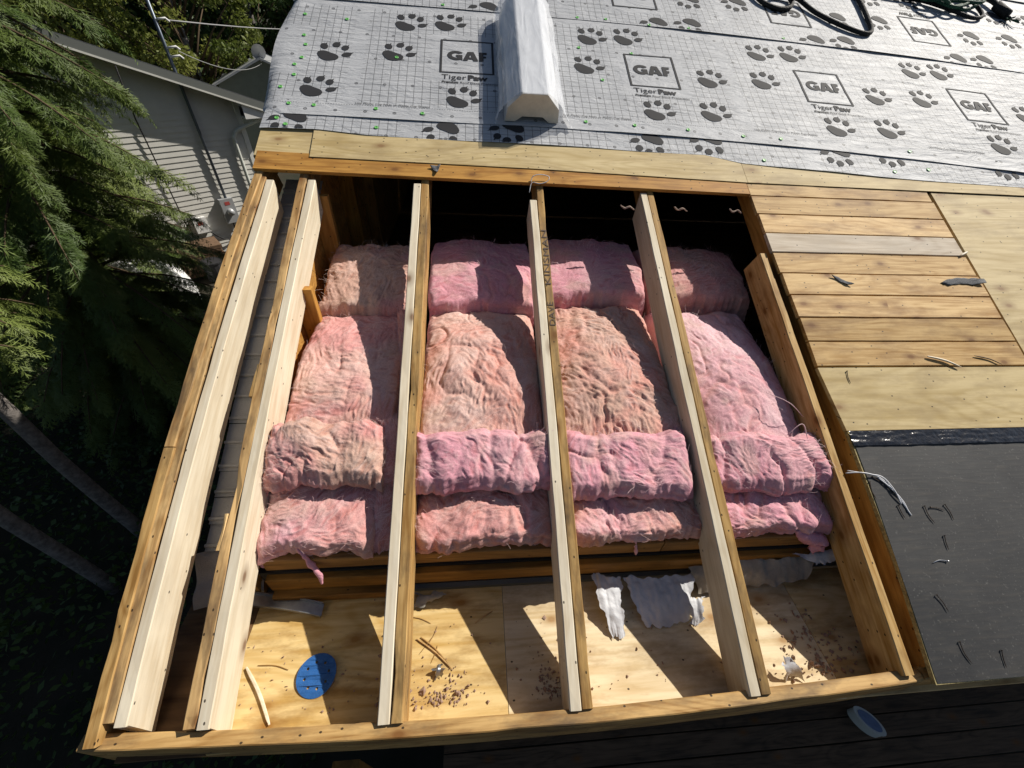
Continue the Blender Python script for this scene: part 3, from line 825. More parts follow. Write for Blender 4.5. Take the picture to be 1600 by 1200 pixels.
class Sheet:
    def __init__(s, name, base, seed, ulogo, vref, flip, vlo, vhi, a, xl, lift=0.0):
        s.base, s.seed, s.ulogo, s.vref, s.flip, s.a, s.lift = base, seed, ulogo, vref, flip, a, lift
        nx, nv = 260, 60
        x_r = XR - 0.02
        U, W = np.meshgrid(np.linspace(0, 1, nx), np.linspace(0, 1, nv), indexing='ij')
        Wv = W.ravel(); Uv = U.ravel()
        vmid = vlo(0) + Wv * (vhi(0) - vlo(0))
        x = xl(vmid) + Uv ** 1.1 * (x_r - xl(vmid))
        lo = vlo(x); hi = vhi(x)
        v = lo + Wv * (hi - lo)
        n = s.h(x, v)
        edge = np.clip(1 - (x - xl(vmid)) / 0.07, 0, 1)
        n = n - 0.030 * edge ** 2 * (0.6 + 0.5 * np.sin(v * 7 + seed))
        low = np.clip(1 - (v - lo) / 0.04, 0, 1)
        n = n + s.lift * low * (0.4 + 0.6 * np.clip(vnoise(np.stack([x * 2.2, x * 0, x * 0 + seed], 1), seed), 0, 1))
        u, w = s.print_uv(x, v)
        me = mesh_np(name, np.stack([x, v, n], 1), [grid_faces(nx, nv)])
        uvl = me.uv_layers.new(name='UVMap')
        li = np.zeros(len(me.loops), dtype=np.int32); me.loops.foreach_get('vertex_index', li)
        uvl.data.foreach_set('uv', np.stack([u[li], w[li]], 1).astype(np.float32).ravel())
        s.o = roof_obj(link('underlayment_sheet', me, MUND, house, True))
        s.vlo, s.vhi, s.xl = vlo, vhi, xl
    def h(s, x, v): return s.base + hwrin(x, v, s.seed)
    def print_uv(s, x, v):
        vv = v + droop(x, s.a)
        xc = x + 0.032 * np.clip(x - 2.6, 0, None) ** 2
        if s.flip: return s.ulogo - xc, s.vref - vv
        return xc - s.ulogo, vv - s.vref
    def world(s, u, w):
        xc = (s.ulogo - u) if s.flip else (u + s.ulogo)
        x = xc
        for _ in range(12): x = xc - 0.032 * np.clip(x - 2.6, 0, None) ** 2
        v = (s.vref - w if s.flip else w + s.vref) - droop(x, s.a)
        return x, v
    def decal(s, name, V2, F, mat, lift=0.0022):
        V2 = np.asarray(V2, float)
        x, v = s.world(V2[:, 0], V2[:, 1])
        c = np.array([x.mean(), v.mean()])
        ok = (c[0] > s.xl(np.array([c[1]]))[0] + 0.02) and (c[1] > s.vlo(np.array([c[0]]))[0]) and c[0] < XR - 0.1
        if not ok: return None
        keep_lo = s.vlo(x) + 0.004
        v = np.maximum(v, keep_lo)
        x = np.maximum(x, s.xl(v) + 0.004)
        edge = np.clip(1 - (x - s.xl(v)) / 0.07, 0, 1)
        n = s.h(x, v) + lift - 0.030 * edge ** 2 * (0.6 + 0.5 * np.sin(v * 7 + s.seed))
        if s.flip: pass
        o = link(name, mesh_np(name, np.stack([x, v, n], 1), F), mat, s.o)
        return o      # parent already carries the roof rotation

MUND = mat_underlay('underlayment', False, 0, 0)

sheet_low = Sheet('underlayment_low', 0.0270, 31, 1.20, 2.81, True,
                  lambda x: np.interp(x, [-0.25, 0.06, 0.3, 0.87, 1.5, 1.8, 2.19, 2.4, 2.56, 2.95, 3.25, 3.55, 4.2, 7], [2.545, 2.55, 2.525, 2.517, 2.51, 2.498, 2.495, 2.44, 2.425, 2.40, 2.375, 2.36, 2.34, 2.22]),
                  lambda x: x * 0 + 2.80, 0.008, lambda v: v * 0 - 0.24)
sheet_main = Sheet('underlayment_main', 0.0310, 32, 0.675, 2.655, False,
                   lambda x: 2.655 - droop(x, 0.0175) - 0.004 * np.clip(x, 0, 1), lambda x: 3.80 - droop(x),
                   0.0150, lambda v: -0.262 - 0.022 * np.sin((v - 2.66) / 1.1 * math.pi) + 0.06 * np.clip(1 - (v - 2.655) / 0.07, 0, 1) ** 2, lift=0.004)
sheet_up = Sheet('underlayment_up', 0.0350, 33, 4.50, 4.68, True,
                 lambda x: 3.735 - droop(x, 0.0155) - 0.006 * np.clip(x - 1, 0, 2), lambda x: x * 0 + 4.84, 0.0155, lambda v: v * 0 - 0.262, lift=0.004)
sheet_top = Sheet('underlayment_top', 0.0390, 34, 0.2, 4.75, False,
                  lambda x: 4.76 - droop(x, 0.0155), lambda x: x * 0 + VT, 0.0155, lambda v: v * 0 - 0.235, lift=0.004)

# print shapes
def disc_mesh(cx, cy, rx, ry, rot, k=14, fn=None):
    a = np.linspace(0, 2 * np.pi, k, endpoint=False)
    r = np.ones(k) if fn is None else fn(a)
    p = np.stack([rx * r * np.cos(a), ry * r * np.sin(a)], 1)
    c, s = math.cos(rot), math.sin(rot)
    p = p @ np.array([[c, s], [-s, c]]) + (cx, cy)
    V = np.vstack([p, [(cx, cy)]])
    i = np.arange(k)
    return V, [np.stack([i, (i + 1) % k, np.full(k, k)], 1)]

def paw_shape():
    m = MB()
    def add(V, F): m.add(np.hstack([V, np.zeros((len(V), 1))]), F)
    add(*disc_mesh(-0.040, -0.045, 0.066, 0.050, -0.32, 22, lambda a: 1 + 0.13 * np.cos(2 * a + 0.5) + 0.09 * np.cos(3 * a - 1.2)))
    for cx, cy, rx, ry, rot, clx, cly in ((-0.072, 0.058, 0.024, 0.031, 0.55, 0.012, 0.030), (0.006, 0.080, 0.027, 0.026, 0.35, 0.018, 0.028), (0.066, 0.050, 0.025, 0.028, -0.15, 0.018, 0.028), (0.082, -0.022, 0.033, 0.021, 0.25, 0.034, 0.020)):
        add(*disc_mesh(cx, cy, rx, ry, rot, 12))
        tip = np.array([cx + clx * 1.35, cy + cly * 1.35]); d = np.array([clx, cly]); d /= np.linalg.norm(d); pz = np.array([-d[1], d[0]]) * 0.010
        b = np.array([cx, cy]) + d * 0.012
        add(np.array([b + pz, b - pz, tip]), [[(0, 1, 2)]])
    V = np.concatenate(m.V)[:, :2]
    return V, [np.concatenate(m.F[3])]

PAW_V, PAW_F = paw_shape()
PAW_V = PAW_V * 0.88

def poly_fill(outer, holes=()):
    """triangulate a 2-D outline with holes through a curve"""
    cu = bpy.data.curves.new('outline', 'CURVE'); cu.dimensions = '2D'; cu.fill_mode = 'FRONT' if False else 'BOTH'
    for ring in (outer,) + tuple(holes):
        sp = cu.splines.new('POLY'); sp.points.add(len(ring) - 1)
        for p, q in zip(sp.points, ring): p.co = (q[0], q[1], 0, 1)
        sp.use_cyclic_u = True
    return curve_tris(cu)

def curve_tris(cu):
    ob = bpy.data.objects.new('tmp', cu); COL.objects.link(ob)
    dg = bpy.context.evaluated_depsgraph_get(); dg.update()
    ev = ob.evaluated_get(dg); me = ev.to_mesh()
    V = np.zeros(len(me.vertices) * 3); me.vertices.foreach_get('co', V); V = V.reshape(-1, 3)[:, :2]
    me.calc_loop_triangles()
    F = np.zeros(len(me.loop_triangles) * 3, dtype=np.int32); me.loop_triangles.foreach_get('vertices', F); F = F.reshape(-1, 3)
    ev.to_mesh_clear()
    bpy.data.objects.remove(ob); bpy.data.curves.remove(cu)
    return V, [F]

def text_tris(s, size, bold=0.0, sx=1.0):
    cu = bpy.data.curves.new('t', 'FONT'); cu.body = s; cu.size = size; cu.offset = bold; cu.dimensions = '2D'; cu.resolution_u = 3
    V, F = curve_tris(cu)
    V[:, 0] *= sx
    return V, F

def arc(cx, cy, rx, ry, a0, a1, k=14):
    a = np.radians(np.linspace(a0, a1, k)); return [(cx + rx * math.cos(t), cy + ry * math.sin(t)) for t in a]

def logo_parts():
    """the square frame and three heavy extended capitals, unit = metre, origin lower-left of the frame"""
    out = []
    S, th = 0.325, 0.013
    def strip(xa, ya, xb, yb, k=10):
        V_, F_ = [], []
        for i in range(k + 1):
            t = i / k
            if abs(xb - xa) > abs(yb - ya): x = xa + (xb - xa) * t; V_ += [(x, ya), (x, yb)]
            else: y = ya + (yb - ya) * t; V_ += [(xa, y), (xb, y)]
        for i in range(k): F_ += [(2 * i, 2 * i + 1, 2 * i + 3), (2 * i, 2 * i + 3, 2 * i + 2)]
        return np.array(V_), [np.array(F_)]
    out += [strip(0, 0, S, th * 0.7), strip(0, S - th * 0.7, S, S), strip(0, th * 0.7, th, S - th * 0.7), strip(S - th, th * 0.7, S, S - th * 0.7)]
    # G
    cx, cy = 0.098, 0.172
    g = arc(cx, cy, 0.060, 0.052, 38, 318, 22) + [(0.142, 0.120), (0.142, 0.179), (0.098, 0.179), (0.098, 0.158), (0.108, 0.158), (0.108, 0.147)] + arc(cx, cy, 0.029, 0.026, 300, 48, 12)
    out.append(poly_fill(g))
    # A
    out.append(poly_fill([(0.144, 0.120), (0.178, 0.120), (0.183, 0.137), (0.212, 0.137), (0.217, 0.120), (0.252, 0.120), (0.219, 0.222), (0.177, 0.222)], ([(0.189, 0.158), (0.206, 0.158), (0.198, 0.190)],)))
    # F
    out.append(poly_fill([(0.240 + 0.016, 0.120), (0.290 - 0.003, 0.120), (0.287, 0.155), (0.305, 0.155), (0.305, 0.178), (0.287, 0.178), (0.287, 0.197), (0.310, 0.197), (0.310, 0.222), (0.256, 0.222)]))
    for i_ in range(4, len(out)): out[i_] = ((out[i_][0] - (0.174, 0.171)) * 0.88 + (0.1625, 0.168), out[i_][1])
    return out

LOGO = logo_parts()
T1 = text_tris('Tiger', 0.062, 0.0, 1.12); T2 = text_tris('Paw', 0.062, 0.0028, 1.12)
T3 = text_tris('Premium', 0.024, 0.0010, 1.1); T4 = text_tris('Roof Deck Protection', 0.024, 0.0, 1.1)
T5 = text_tris('Use Plastic Cap Nails or Plastic Cap Staples', 0.020, 0.0, 1.15)

def join2(parts):
    m = MB()
    for (V, F), (dx, dy) in parts: m.add(np.hstack([V + (dx, dy), np.zeros((len(V), 1))]), F)
    return np.concatenate(m.V)[:, :2], [np.concatenate(m.F[3])]

LOGO_ALL = join2([(p, (0, 0)) for p in LOGO])
w1 = T1[0][:, 0].max()
NAME_ALL = join2([(T1, (0.012, -0.060)), (T2, (w1 + 0.018, -0.060))])
TAG_ALL = join2([(T3, (0.016, -0.094)), (T4, (0.016 + T3[0][:, 0].max() + 0.010, -0.094))])
PAWS = [(-0.19, 0.895), (0.055, 0.925), (-0.245, 0.590), (0.550, 0.555), (0.140, 0.205), (0.500, 0.235)]

for sh, reps in ((sheet_low, range(-5, 3)), (sheet_main, range(-2, 6)), (sheet_up, range(-3, 6)), (sheet_top, range(-1, 6))):
    for r in reps:
        off = r * 1.165
        if sh is not sheet_low:
            sh.decal('printed_logo', LOGO_ALL[0] + (off, 0.423), LOGO_ALL[1], M['ink'])
            sh.decal('printed_name', NAME_ALL[0] + (off, 0.423), NAME_ALL[1], M['ink'])
            sh.decal('printed_tagline', TAG_ALL[0] + (off, 0.423), TAG_ALL[1], M['ink'])
            sh.decal('printed_note', T5[0] + (off - 0.45, 0.104), T5[1], M['ink'])
        for pu, pw in PAWS:
            if sh is sheet_low and pw > 0.4: continue
            sh.decal('printed_paw', PAW_V + (off + pu, pw), PAW_F, M['ink'])

# green cap nails
capm = MB()
a = np.linspace(0, 2 * np.pi, 14, endpoint=False)
rings = [(0.0115, 0.0), (0.0108, 0.0022), (0.0075, 0.0026), (0.0065, 0.0012), (0.0040, 0.0012)]
V = np.concatenate([np.stack([r * np.cos(a), r * np.sin(a), a * 0 + z], 1) for r, z in rings])
V = np.vstack([V, [(0, 0, 0.0012)]])
F = []
for i in range(4):
    for j in range(14):
        F.append((i * 14 + j, i * 14 + (j + 1) % 14, (i + 1) * 14 + (j + 1) % 14, (i + 1) * 14 + j))
T = [(56 + j, 56 + (j + 1) % 14, 70) for j in range(14)]
CAP_ME = mesh_np('cap_nail', V, [np.array(F), np.array(T)]); CAP_ME.materials.append(M['green_cap'])
CAPS = [[-0.153, 3.557], [-0.13, 3.349], [-0.11, 3.263], [-0.114, 3.14], [-0.143, 3.072], [-0.132, 2.981], [-0.186, 2.87], [-0.121, 2.737], [0.01, 2.732], [-0.165, 2.62], [0.339, 2.728], [0.59, 2.711], [-0.113, 2.575], [0.351, 2.585], [0.098, 3.535], [0.42, 3.191], [0.15, 3.773], [0.262, 3.782], [0.68, 3.766], [1.551, 3.418], [1.897, 3.396], [1.517, 2.713], [1.805, 2.702], [2.127, 2.687], [2.464, 2.658], [2.699, 2.65], [1.666, 3.101], [2.542, 2.469], [3.35, 2.42], [2.072, 3.719], [1.575, 3.747], [1.773, 3.752], [2.352, 3.713], [3.044, 3.684], [3.53, 2.60], [3.587, 2.45]]
for x, v in CAPS:
    sh = sheet_low
    for s_ in (sheet_main, sheet_up):
        if v > s_.vlo(np.array([x]))[0] + 0.01: sh = s_
    o = link('cap_nail', CAP_ME, None, sh.o)
    o.location = (x, v, float(sh.h(np.array([x]), np.array([v]))[0]) + 0.002)

# ------------------------------------------------------------------ handwriting on the middle rafter
V1, F1 = text_tris('DAVE', 0.050, -0.0002, 1.0)
V2_, F2 = text_tris('KINSMAN', 0.050, -0.0002, 1.15)
for V_, F_, v0 in ((V1, F1, 1.38), (V2_, F2, 1.60)):
    rr = RND.random() * 5
    P = np.stack([1.199 + 0.034 - V_[:, 1] * 0.80 + 0.002 * np.sin(V_[:, 0] * 25 + rr), v0 + V_[:, 0] * (1.05 if v0 < 1.5 else 1.35), np.full(len(V_), 0.0012)], 1)
    o = link('pen_lettering', mesh_np('pen_lettering', P, F_), M['pen'], house); roof_obj(o)

# wire loop round the rafter's upper end
lp = catmull([(1.17, 2.235, 0.02), (1.18, 2.26, 0.035), (1.22, 2.27, 0.04), (1.265, 2.262, 0.035), (1.255, 2.238, 0.026), (1.215, 2.225, 0.022), (1.175, 2.232, 0.02), (1.16, 2.18, 0.004)], 6)
o = MB().tube(lp, 0.0022, 5).build('wire_loop', M['felt_torn'], None, True); roof_obj(o)
tag(o, 'loop of pale string round the top end of the lettered rafter', 'string')

# ------------------------------------------------------------------ glass wool batts
def smooth(x, a, b):
    t = np.clip((x - a) / (b - a), 0, 1); return t * t * (3 - 2 * t)

def batt(x0, x1, v0, v1, ntop, thick, c1, label, seed, c2=None, dome=0.02, creases=0, tilt=0.0, rnd=0.016, lump=0.010, nu=130, nv=110, arch=0.0, swirl=1.0):
    """one piece of wool lying between two rafters; roof metres"""
    rs = np.random.RandomState(seed)
    c1 = np.array(c1); c2 = np.array(c2 if c2 is not None else c1 * 0.6 + np.array((0.74, 0.50, 0.42)) * 0.4)
    def prof(k, e):
        s_ = np.linspace(0, 1, k)
        pos = np.clip((s_ - e) / (1 - 2 * e), 0, 1)
        fall = np.where(s_ < e, (e - s_) / e, np.where(s_ > 1 - e, (s_ - 1 + e) / e, 0))
        return pos, fall
    pu, fu = prof(nu, 0.08); pw, fw = prof(nv, 0.13)
    PU, PW = np.meshgrid(pu, pw, indexing='ij'); FU, FW = np.meshgrid(fu, fw, indexing='ij')
    Lx, Lv = x1 - x0, v1 - v0
    x = x0 + PU * Lx; v = v0 + PW * Lv
    puf = PU.ravel(); pwf = PW.ravel()
    # torn edges wander
    e0 = 0.020 * n1(puf * 4 + seed, seed, 4) + 0.010 * np.abs(n1(puf * 15 + seed, seed + 40, 2)); e1 = 0.020 * n1(puf * 4 + seed + 9, seed + 1, 3)
    v = v + ((1 - pwf) ** 2 * e0 + pwf ** 2 * e1).reshape(PU.shape)
    x = x + (((1 - puf) ** 4 - puf ** 4) * 0.010 * n1(pwf * 5 + seed, seed + 3)).reshape(PU.shape)
    fall = np.maximum(FU, FW)
    dx = np.minimum(PU, 1 - PU) * Lx; dv = np.minimum(PW, 1 - PW) * Lv
    sh = rnd * (np.clip(1 - dx / (rnd * 1.6), 0, 1) ** 2 * 0.7 + np.clip(1 - dv / (rnd * 1.2), 0, 1) ** 2 * 0.7)
    n = ntop - sh - fall * (thick - 0.02) + dome * (1 - np.abs(2 * PU - 1) ** 2.2) * (0.55 + 0.45 * np.sin(PW * math.pi)) - 0.5 * dome + tilt * (PW - 0.5) - arch * PW ** 2
    x = x + np.where(FU > 0, np.sign(PU - 0.5) * 0.010 * np.sin(np.clip(FU, 0, 1) * math.pi), 0)
    v = v + np.where(FW > 0, np.sign(PW - 0.5) * 0.016 * np.sin(np.clip(FW, 0, 1) * math.pi), 0)
    P = np.stack([x.ravel(), v.ravel(), n.ravel()], 1)
    topm = 1 - np.clip(fall.ravel() * 1.2, 0, 0.8)
    q = P.copy()
    # combed, swirling fibre: noise stretched along a wandering direction
    lowp = np.stack([q[:, 0] * 6, q[:, 1] * 6, q[:, 0] * 0 + seed], 1)
    KA = [rs.uniform(0, 0.5) + math.pi * k / 5 for k in range(5)]
    wts = np.stack([np.exp(swirl * 5.0 * fbm(lowp + 17.3 * k, seed + 4 + k, 2)) for k in range(5)], 1); wts /= wts.sum(1)[:, None]
    th = np.array(KA)[np.argmax(wts, 1)]
    bend = 0.02 * np.stack([vnoise(lowp * 1.7 + 5, seed + 71), vnoise(lowp * 1.7 + 55, seed + 72)], 1) + 0.006 * np.stack([vnoise(lowp * 6 + 5, seed + 73), vnoise(lowp * 6 + 55, seed + 74)], 1)
    qx, qy = q[:, 0] + bend[:, 0], q[:, 1] + bend[:, 1]
    def comb(a, b, sd, o=2):
        r = 0
        for k, t_ in enumerate(KA):
            cu = qx * math.cos(t_) + qy * math.sin(t_); cw = -qx * math.sin(t_) + qy * math.cos(t_)
            r = r + wts[:, k] * fbm(np.stack([cu * b, cw * a, q[:, 2] * 20 + sd + 9 * k], 1), seed + sd + k, o)
        return r * 1.25
    big = fbm(q * 5.5 + seed, seed, 2)
    wr = q + 0.035 * np.stack([vnoise(q * 9 + 3, seed + 61), vnoise(q * 9 + 8, seed + 62), q[:, 0] * 0], 1)
    fold = 1 - np.clip(np.abs(fbm(wr * np.array([10, 7, 6]) + seed * 2, seed + 50, 2)) * 2.6, 0, 1)
    fold_m = smooth(vnoise(q * 4 + 40, seed + 9), -0.3, 0.5)
    c60 = comb(62, 14, 90); c120 = comb(130, 32, 195)
    mid = fbm(wr * 17 + seed * 1.3, seed + 55, 3)
    d = lump * 1.0 * big - lump * 0.9 * fold ** 2 * fold_m + lump * 0.34 * mid + lump * 0.42 * (0.6 - np.abs(c60)) + lump * 0.22 * c120
    for c in range(creases):
        xc = x0 + Lx * ((c + 0.5 + rs.uniform(-0.38, 0.38)) / creases)
        wob = 0.035 * n1(q[:, 1] * 8 + c * 13 + seed, seed + c, 3)
        depth = rs.uniform(0.008, 0.024) * np.clip(0.55 + 0.9 * n1(q[:, 1] * 6 + c * 29 + seed, seed + c + 70, 2), 0.05, 1.2)
        d -= depth * np.exp(-np.abs((q[:, 0] - xc - wob - (q[:, 1] - v0) * rs.uniform(-0.6, 0.6)) / rs.uniform(0.010, 0.024)) ** 1.4)
    P[:, 2] += d * (0.35 + 0.65 * topm)
    lat = (1 - topm) * 0.8
    sg = np.sign(pwf - 0.5)
    P[:, 1] += np.where(FW.ravel() > 0.02, sg * d * lat * 1.2, 0)
    lamn = vnoise(np.stack([P[:, 0] * 9, P[:, 2] * 130, P[:, 2] * 0 + seed], 1), seed + 7)
    P[:, 1] += np.where(FW.ravel() > 0.02, sg * 0.006 * lamn, 0)
    P[:, 1] -= 0.5 * np.clip(ntop - P[:, 2], 0, None) * np.clip(1 - pwf * 3, 0, 1)      # cut front faces hang plumb
    # tint: two tones in patches, paler wisps, deeper red in folds and between fibres, dust-tan blotches
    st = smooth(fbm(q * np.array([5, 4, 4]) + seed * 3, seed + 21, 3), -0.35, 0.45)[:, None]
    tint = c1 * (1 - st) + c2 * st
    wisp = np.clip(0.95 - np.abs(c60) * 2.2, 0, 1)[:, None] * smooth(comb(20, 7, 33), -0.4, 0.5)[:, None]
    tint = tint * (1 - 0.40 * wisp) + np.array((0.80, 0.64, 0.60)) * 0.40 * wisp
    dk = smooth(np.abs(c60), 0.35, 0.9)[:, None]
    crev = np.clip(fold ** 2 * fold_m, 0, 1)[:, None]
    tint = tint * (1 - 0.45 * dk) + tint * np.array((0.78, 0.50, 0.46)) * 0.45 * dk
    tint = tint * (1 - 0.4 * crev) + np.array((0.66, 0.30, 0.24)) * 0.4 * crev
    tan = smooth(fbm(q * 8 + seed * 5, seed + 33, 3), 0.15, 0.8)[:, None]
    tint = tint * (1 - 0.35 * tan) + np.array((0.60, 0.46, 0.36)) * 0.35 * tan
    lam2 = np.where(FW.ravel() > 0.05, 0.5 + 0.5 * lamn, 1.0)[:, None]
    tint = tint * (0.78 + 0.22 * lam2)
    c0 = np.array([(x0 + x1) / 2, (v0 + v1) / 2, ntop - thick])
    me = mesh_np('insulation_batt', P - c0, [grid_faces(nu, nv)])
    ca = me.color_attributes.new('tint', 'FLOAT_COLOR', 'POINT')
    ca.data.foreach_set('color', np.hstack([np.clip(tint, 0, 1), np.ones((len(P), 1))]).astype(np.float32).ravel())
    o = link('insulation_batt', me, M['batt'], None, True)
    roof_at(o, *c0)
    o.color = (*c1, 1)
    tag(o, label, 'insulation', 'glass wool batts laid between the rafters')
    # fine fuzz
    fm = MB()
    idx = rs.choice(len(P), 420)
    for i in idx:
        p = P[i] - c0
        edge_ = topm[i] < 0.9
        L = rs.uniform(0.012, 0.035) * (1.0 if edge_ else 1.4); ang = th[i] + rs.normal(0, 0.5); cur = rs.uniform(-35, 35)
        t = np.linspace(0, L, 4)
        tt = ang + cur * t
        px = np.concatenate([[0], np.cumsum(np.cos(tt[:-1]) * np.diff(t))]); py = np.concatenate([[0], np.cumsum(np.sin(tt[:-1]) * np.diff(t))])
        pz = 0.002 + rs.uniform(0.0, 0.35) * t
        ctr = p + np.stack([px, py, pz], 1)
        wd = rs.uniform(0.0002, 0.00045)
        nx_, ny_ = -np.sin(tt) * wd, np.cos(tt) * wd
        A = ctr + np.stack([nx_, ny_, nx_ * 0], 1); B = ctr - np.stack([nx_, ny_, nx_ * 0], 1)
        k = np.arange(3)
        fm.add(np.vstack([A, B]), [np.stack([k, k + 1, k + 5, k + 4], 1)])
    f = fm.build('loose_fibre', M['fibre'], o)
    f['kind'] = 'stuff'; f.color = o.color
    return o

PINK = (0.74, 0.36, 0.43); ROSE = (0.74, 0.41, 0.45); PEACH = (0.68, 0.35, 0.29); TAN = (0.62, 0.40, 0.32); SALMON = (0.71, 0.35, 0.33)
# front row, lying on the wall plate
batt(0.074, 0.480, 0.498, 0.77, -0.088, 0.08, SALMON, 'salmon pink insulation batt, lowest in the left bay, a tuft trailing from it', 101, ROSE, dome=0.02, creases=1, tilt=-0.05, lump=0.013)
batt(0.468, 0.566, 0.50, 0.76, -0.10, 0.08, SALMON, 'narrow shaded insulation strip tucked beside the lowest batt of the left bay', 102, dome=0.012, creases=0, nu=50, nv=70)
batt(0.636, 1.166, 0.498, 0.74, -0.088, 0.08, PEACH, 'peach insulation batt with deep folds, lowest in the second bay', 103, SALMON, creases=3, tilt=-0.05, lump=0.013)
batt(1.234, 1.774, 0.490, 0.71, -0.088, 0.08, PEACH, 'crumpled peach insulation batt, lowest in the third bay', 104, ROSE, creases=4, lump=0.015, tilt=-0.05)
batt(1.843, 2.350, 0.494, 0.725, -0.086, 0.08, PINK, 'pink insulation batt with soft folds, lowest in the right bay', 105, ROSE, creases=3, tilt=-0.05, lump=0.012)
# second row, overhanging the first
batt(0.074, 0.500, 0.735, 0.945, -0.014, 0.075, TAN, 'tan insulation batt with a puffed face, third down in the left bay', 111, SALMON, dome=0.025, creases=2, lump=0.014)
batt(0.484, 0.566, 0.72, 0.98, -0.070, 0.10, SALMON, 'narrow shaded insulation strip beside the puffed tan batt', 112, dome=0.01, creases=1, nu=50, nv=70)
batt(0.636, 1.166, 0.697, 0.90, -0.014, 0.075, PINK, 'bright pink insulation batt with vertical folds, third down in the second bay', 113, ROSE, creases=6, dome=0.008, lump=0.011)
batt(1.234, 1.740, 0.664, 0.88, -0.014, 0.075, PINK, 'pink insulation batt with a torn lower edge, third down in the third bay', 114, ROSE, creases=3, dome=0.008, lump=0.011)
batt(1.715, 1.774, 0.70, 0.92, -0.070, 0.10, PINK, 'small shaded pink insulation end pushed against the third bay rafter', 116, creases=0, dome=0.01, nu=40, nv=60)
batt(1.843, 2.350, 0.667, 0.855, -0.014, 0.075, ROSE, 'rose pink insulation batt with ragged corners, third down in the right bay', 115, PINK, creases=3, dome=0.008, lump=0.011)
# long middle row
batt(0.074, 0.515, 0.90, 1.590, -0.110, 0.20, SALMON, 'long salmon insulation batt, second down in the left bay', 121, (0.76, 0.48, 0.42), dome=0.030, nu=150, nv=190, arch=0.14, lump=0.013)
batt(0.495, 0.566, 0.92, 1.58, -0.18, 0.18, SALMON, 'narrow shaded insulation strip along the long salmon batt', 122, dome=0.005, nu=50, nv=120)
batt(0.636, 1.166, 0.87, 1.610, -0.060, 0.22, PEACH, 'long domed peach insulation batt, second down in the second bay', 123, (0.72, 0.48, 0.41), dome=0.055, nu=150, nv=190, arch=0.19, lump=0.014)
batt(1.234, 1.774, 0.85, 1.640, -0.060, 0.22, TAN, 'long shaggy tan insulation batt, second down in the third bay', 124, PEACH, dome=0.045, nu=150, nv=190, arch=0.18, lump=0.017)
batt(1.843, 2.350, 0.82, 1.630, -0.070, 0.22, ROSE, 'long domed pink insulation batt, second down in the right bay', 125, (0.82, 0.54, 0.58), dome=0.055, nu=150, nv=190, arch=0.19, lump=0.011, swirl=0.6)
# back row, running up under the header
batt(0.085, 0.566, 1.605, 2.10, -0.225, 0.24, TAN, 'pale tan insulation batt at the shaded back of the left bay', 131, SALMON, dome=0.035, nu=130, nv=130, arch=0.10, creases=1, lump=0.015)
batt(0.634, 1.185, 1.640, 2.14, -0.212, 0.20, PINK, 'bright pink insulation batt at the shaded back of the second bay', 132, PINK, dome=0.015, nu=130, nv=130, arch=0.10, lump=0.008)
batt(1.234, 1.81, 1.70, 2.16, -0.212, 0.20, PINK, 'smooth pink insulation batt at the shaded back of the third bay', 133, ROSE, dome=0.015, nu=130, nv=130, arch=0.10, lump=0.007)
batt(1.86, 2.43, 1.70, 2.14, -0.225, 0.24, SALMON, 'rust pink insulation batt at the dark back of the right bay', 134, dome=0.025, nu=130, nv=130, arch=0.12, lump=0.010)

def fluff(name, pts, r, color, label, cat='insulation', seed=1, roof=True, mat='wool_scrap', group=None):
    P = catmull(pts, 8)
    k = len(P)
    rs = np.random.RandomState(seed)
    rad_ = r * (0.55 + 0.45 * np.sin(np.linspace(0.25, math.pi * 0.98, k))) * (1 + 0.35 * n1(np.linspace(0, 6, k) + seed, seed))
    V, F = sweep(P, np.clip(rad_, 0.0008, None), 10)
    V = V + 0.35 * r * np.stack([vnoise(V * 70 + seed, seed), vnoise(V * 70 + 9, seed + 1), vnoise(V * 70 + 5, seed + 2)], 1)
    c = V.mean(0)
    o = link(name, mesh_np(name, V - c, F), M[mat], None, True)
    if roof: roof_at(o, *c)
    else: o.location = c
    o.color = (*color, 1)
    tag(o, label, cat, group)
    return o

fluff('insulation_tuft', [(0.20, 0.52, -0.085), (0.235, 0.475, -0.10), (0.255, 0.44, -0.14), (0.285, 0.40, -0.16), (0.29, 0.37, -0.175)], 0.010, PINK, 'twisted pink tuft hanging from the lowest left batt over the wall plate', seed=3)
fluff('insulation_tuft', [(2.18, 0.50, -0.12), (2.24, 0.455, -0.13), (2.30, 0.435, -0.14), (2.27, 0.40, -0.17)], 0.028, PINK, 'ragged pink tuft hanging under the lowest right batt', seed=5)
fluff('insulation_tuft', [(1.50, 0.47, -0.12), (1.505, 0.44, -0.14), (1.51, 0.42, -0.16)], 0.008, ROSE, 'tiny pale tuft hanging under the crumpled peach batt', seed=6)
for x, lab in ((1.686, 'left of the fourth rafter'), (1.985, 'middle of three'), (2.30, 'nearest the dark right rafter')):
    fluff('insulation_tuft', [(x - 0.035, 2.13, -0.012), (x - 0.01, 2.12, -0.022), (x + 0.015, 2.125, -0.016), (x + 0.04, 2.115, -0.025)], 0.005, (0.5, 0.38, 0.30), 'wool wisp in the dark under the header, ' + lab, seed=int(x * 100))
# long strands standing off the right bay
for i, (a_, b_, c_) in enumerate((((2.17, 1.06, -0.03), (2.24, 1.0, 0.0), (2.33, 0.95, -0.05)), ((2.20, 0.86, -0.02), (2.26, 0.90, 0.01), (2.28, 0.84, -0.01)))):
    fluff('wool_strand', [a_, b_, c_], 0.0018, ROSE, ('straight pale wool strand over the long domed pink batt', 'curled pale wool strand at the top of the ragged rose batt')[i], seed=40 + i, mat='fibre')

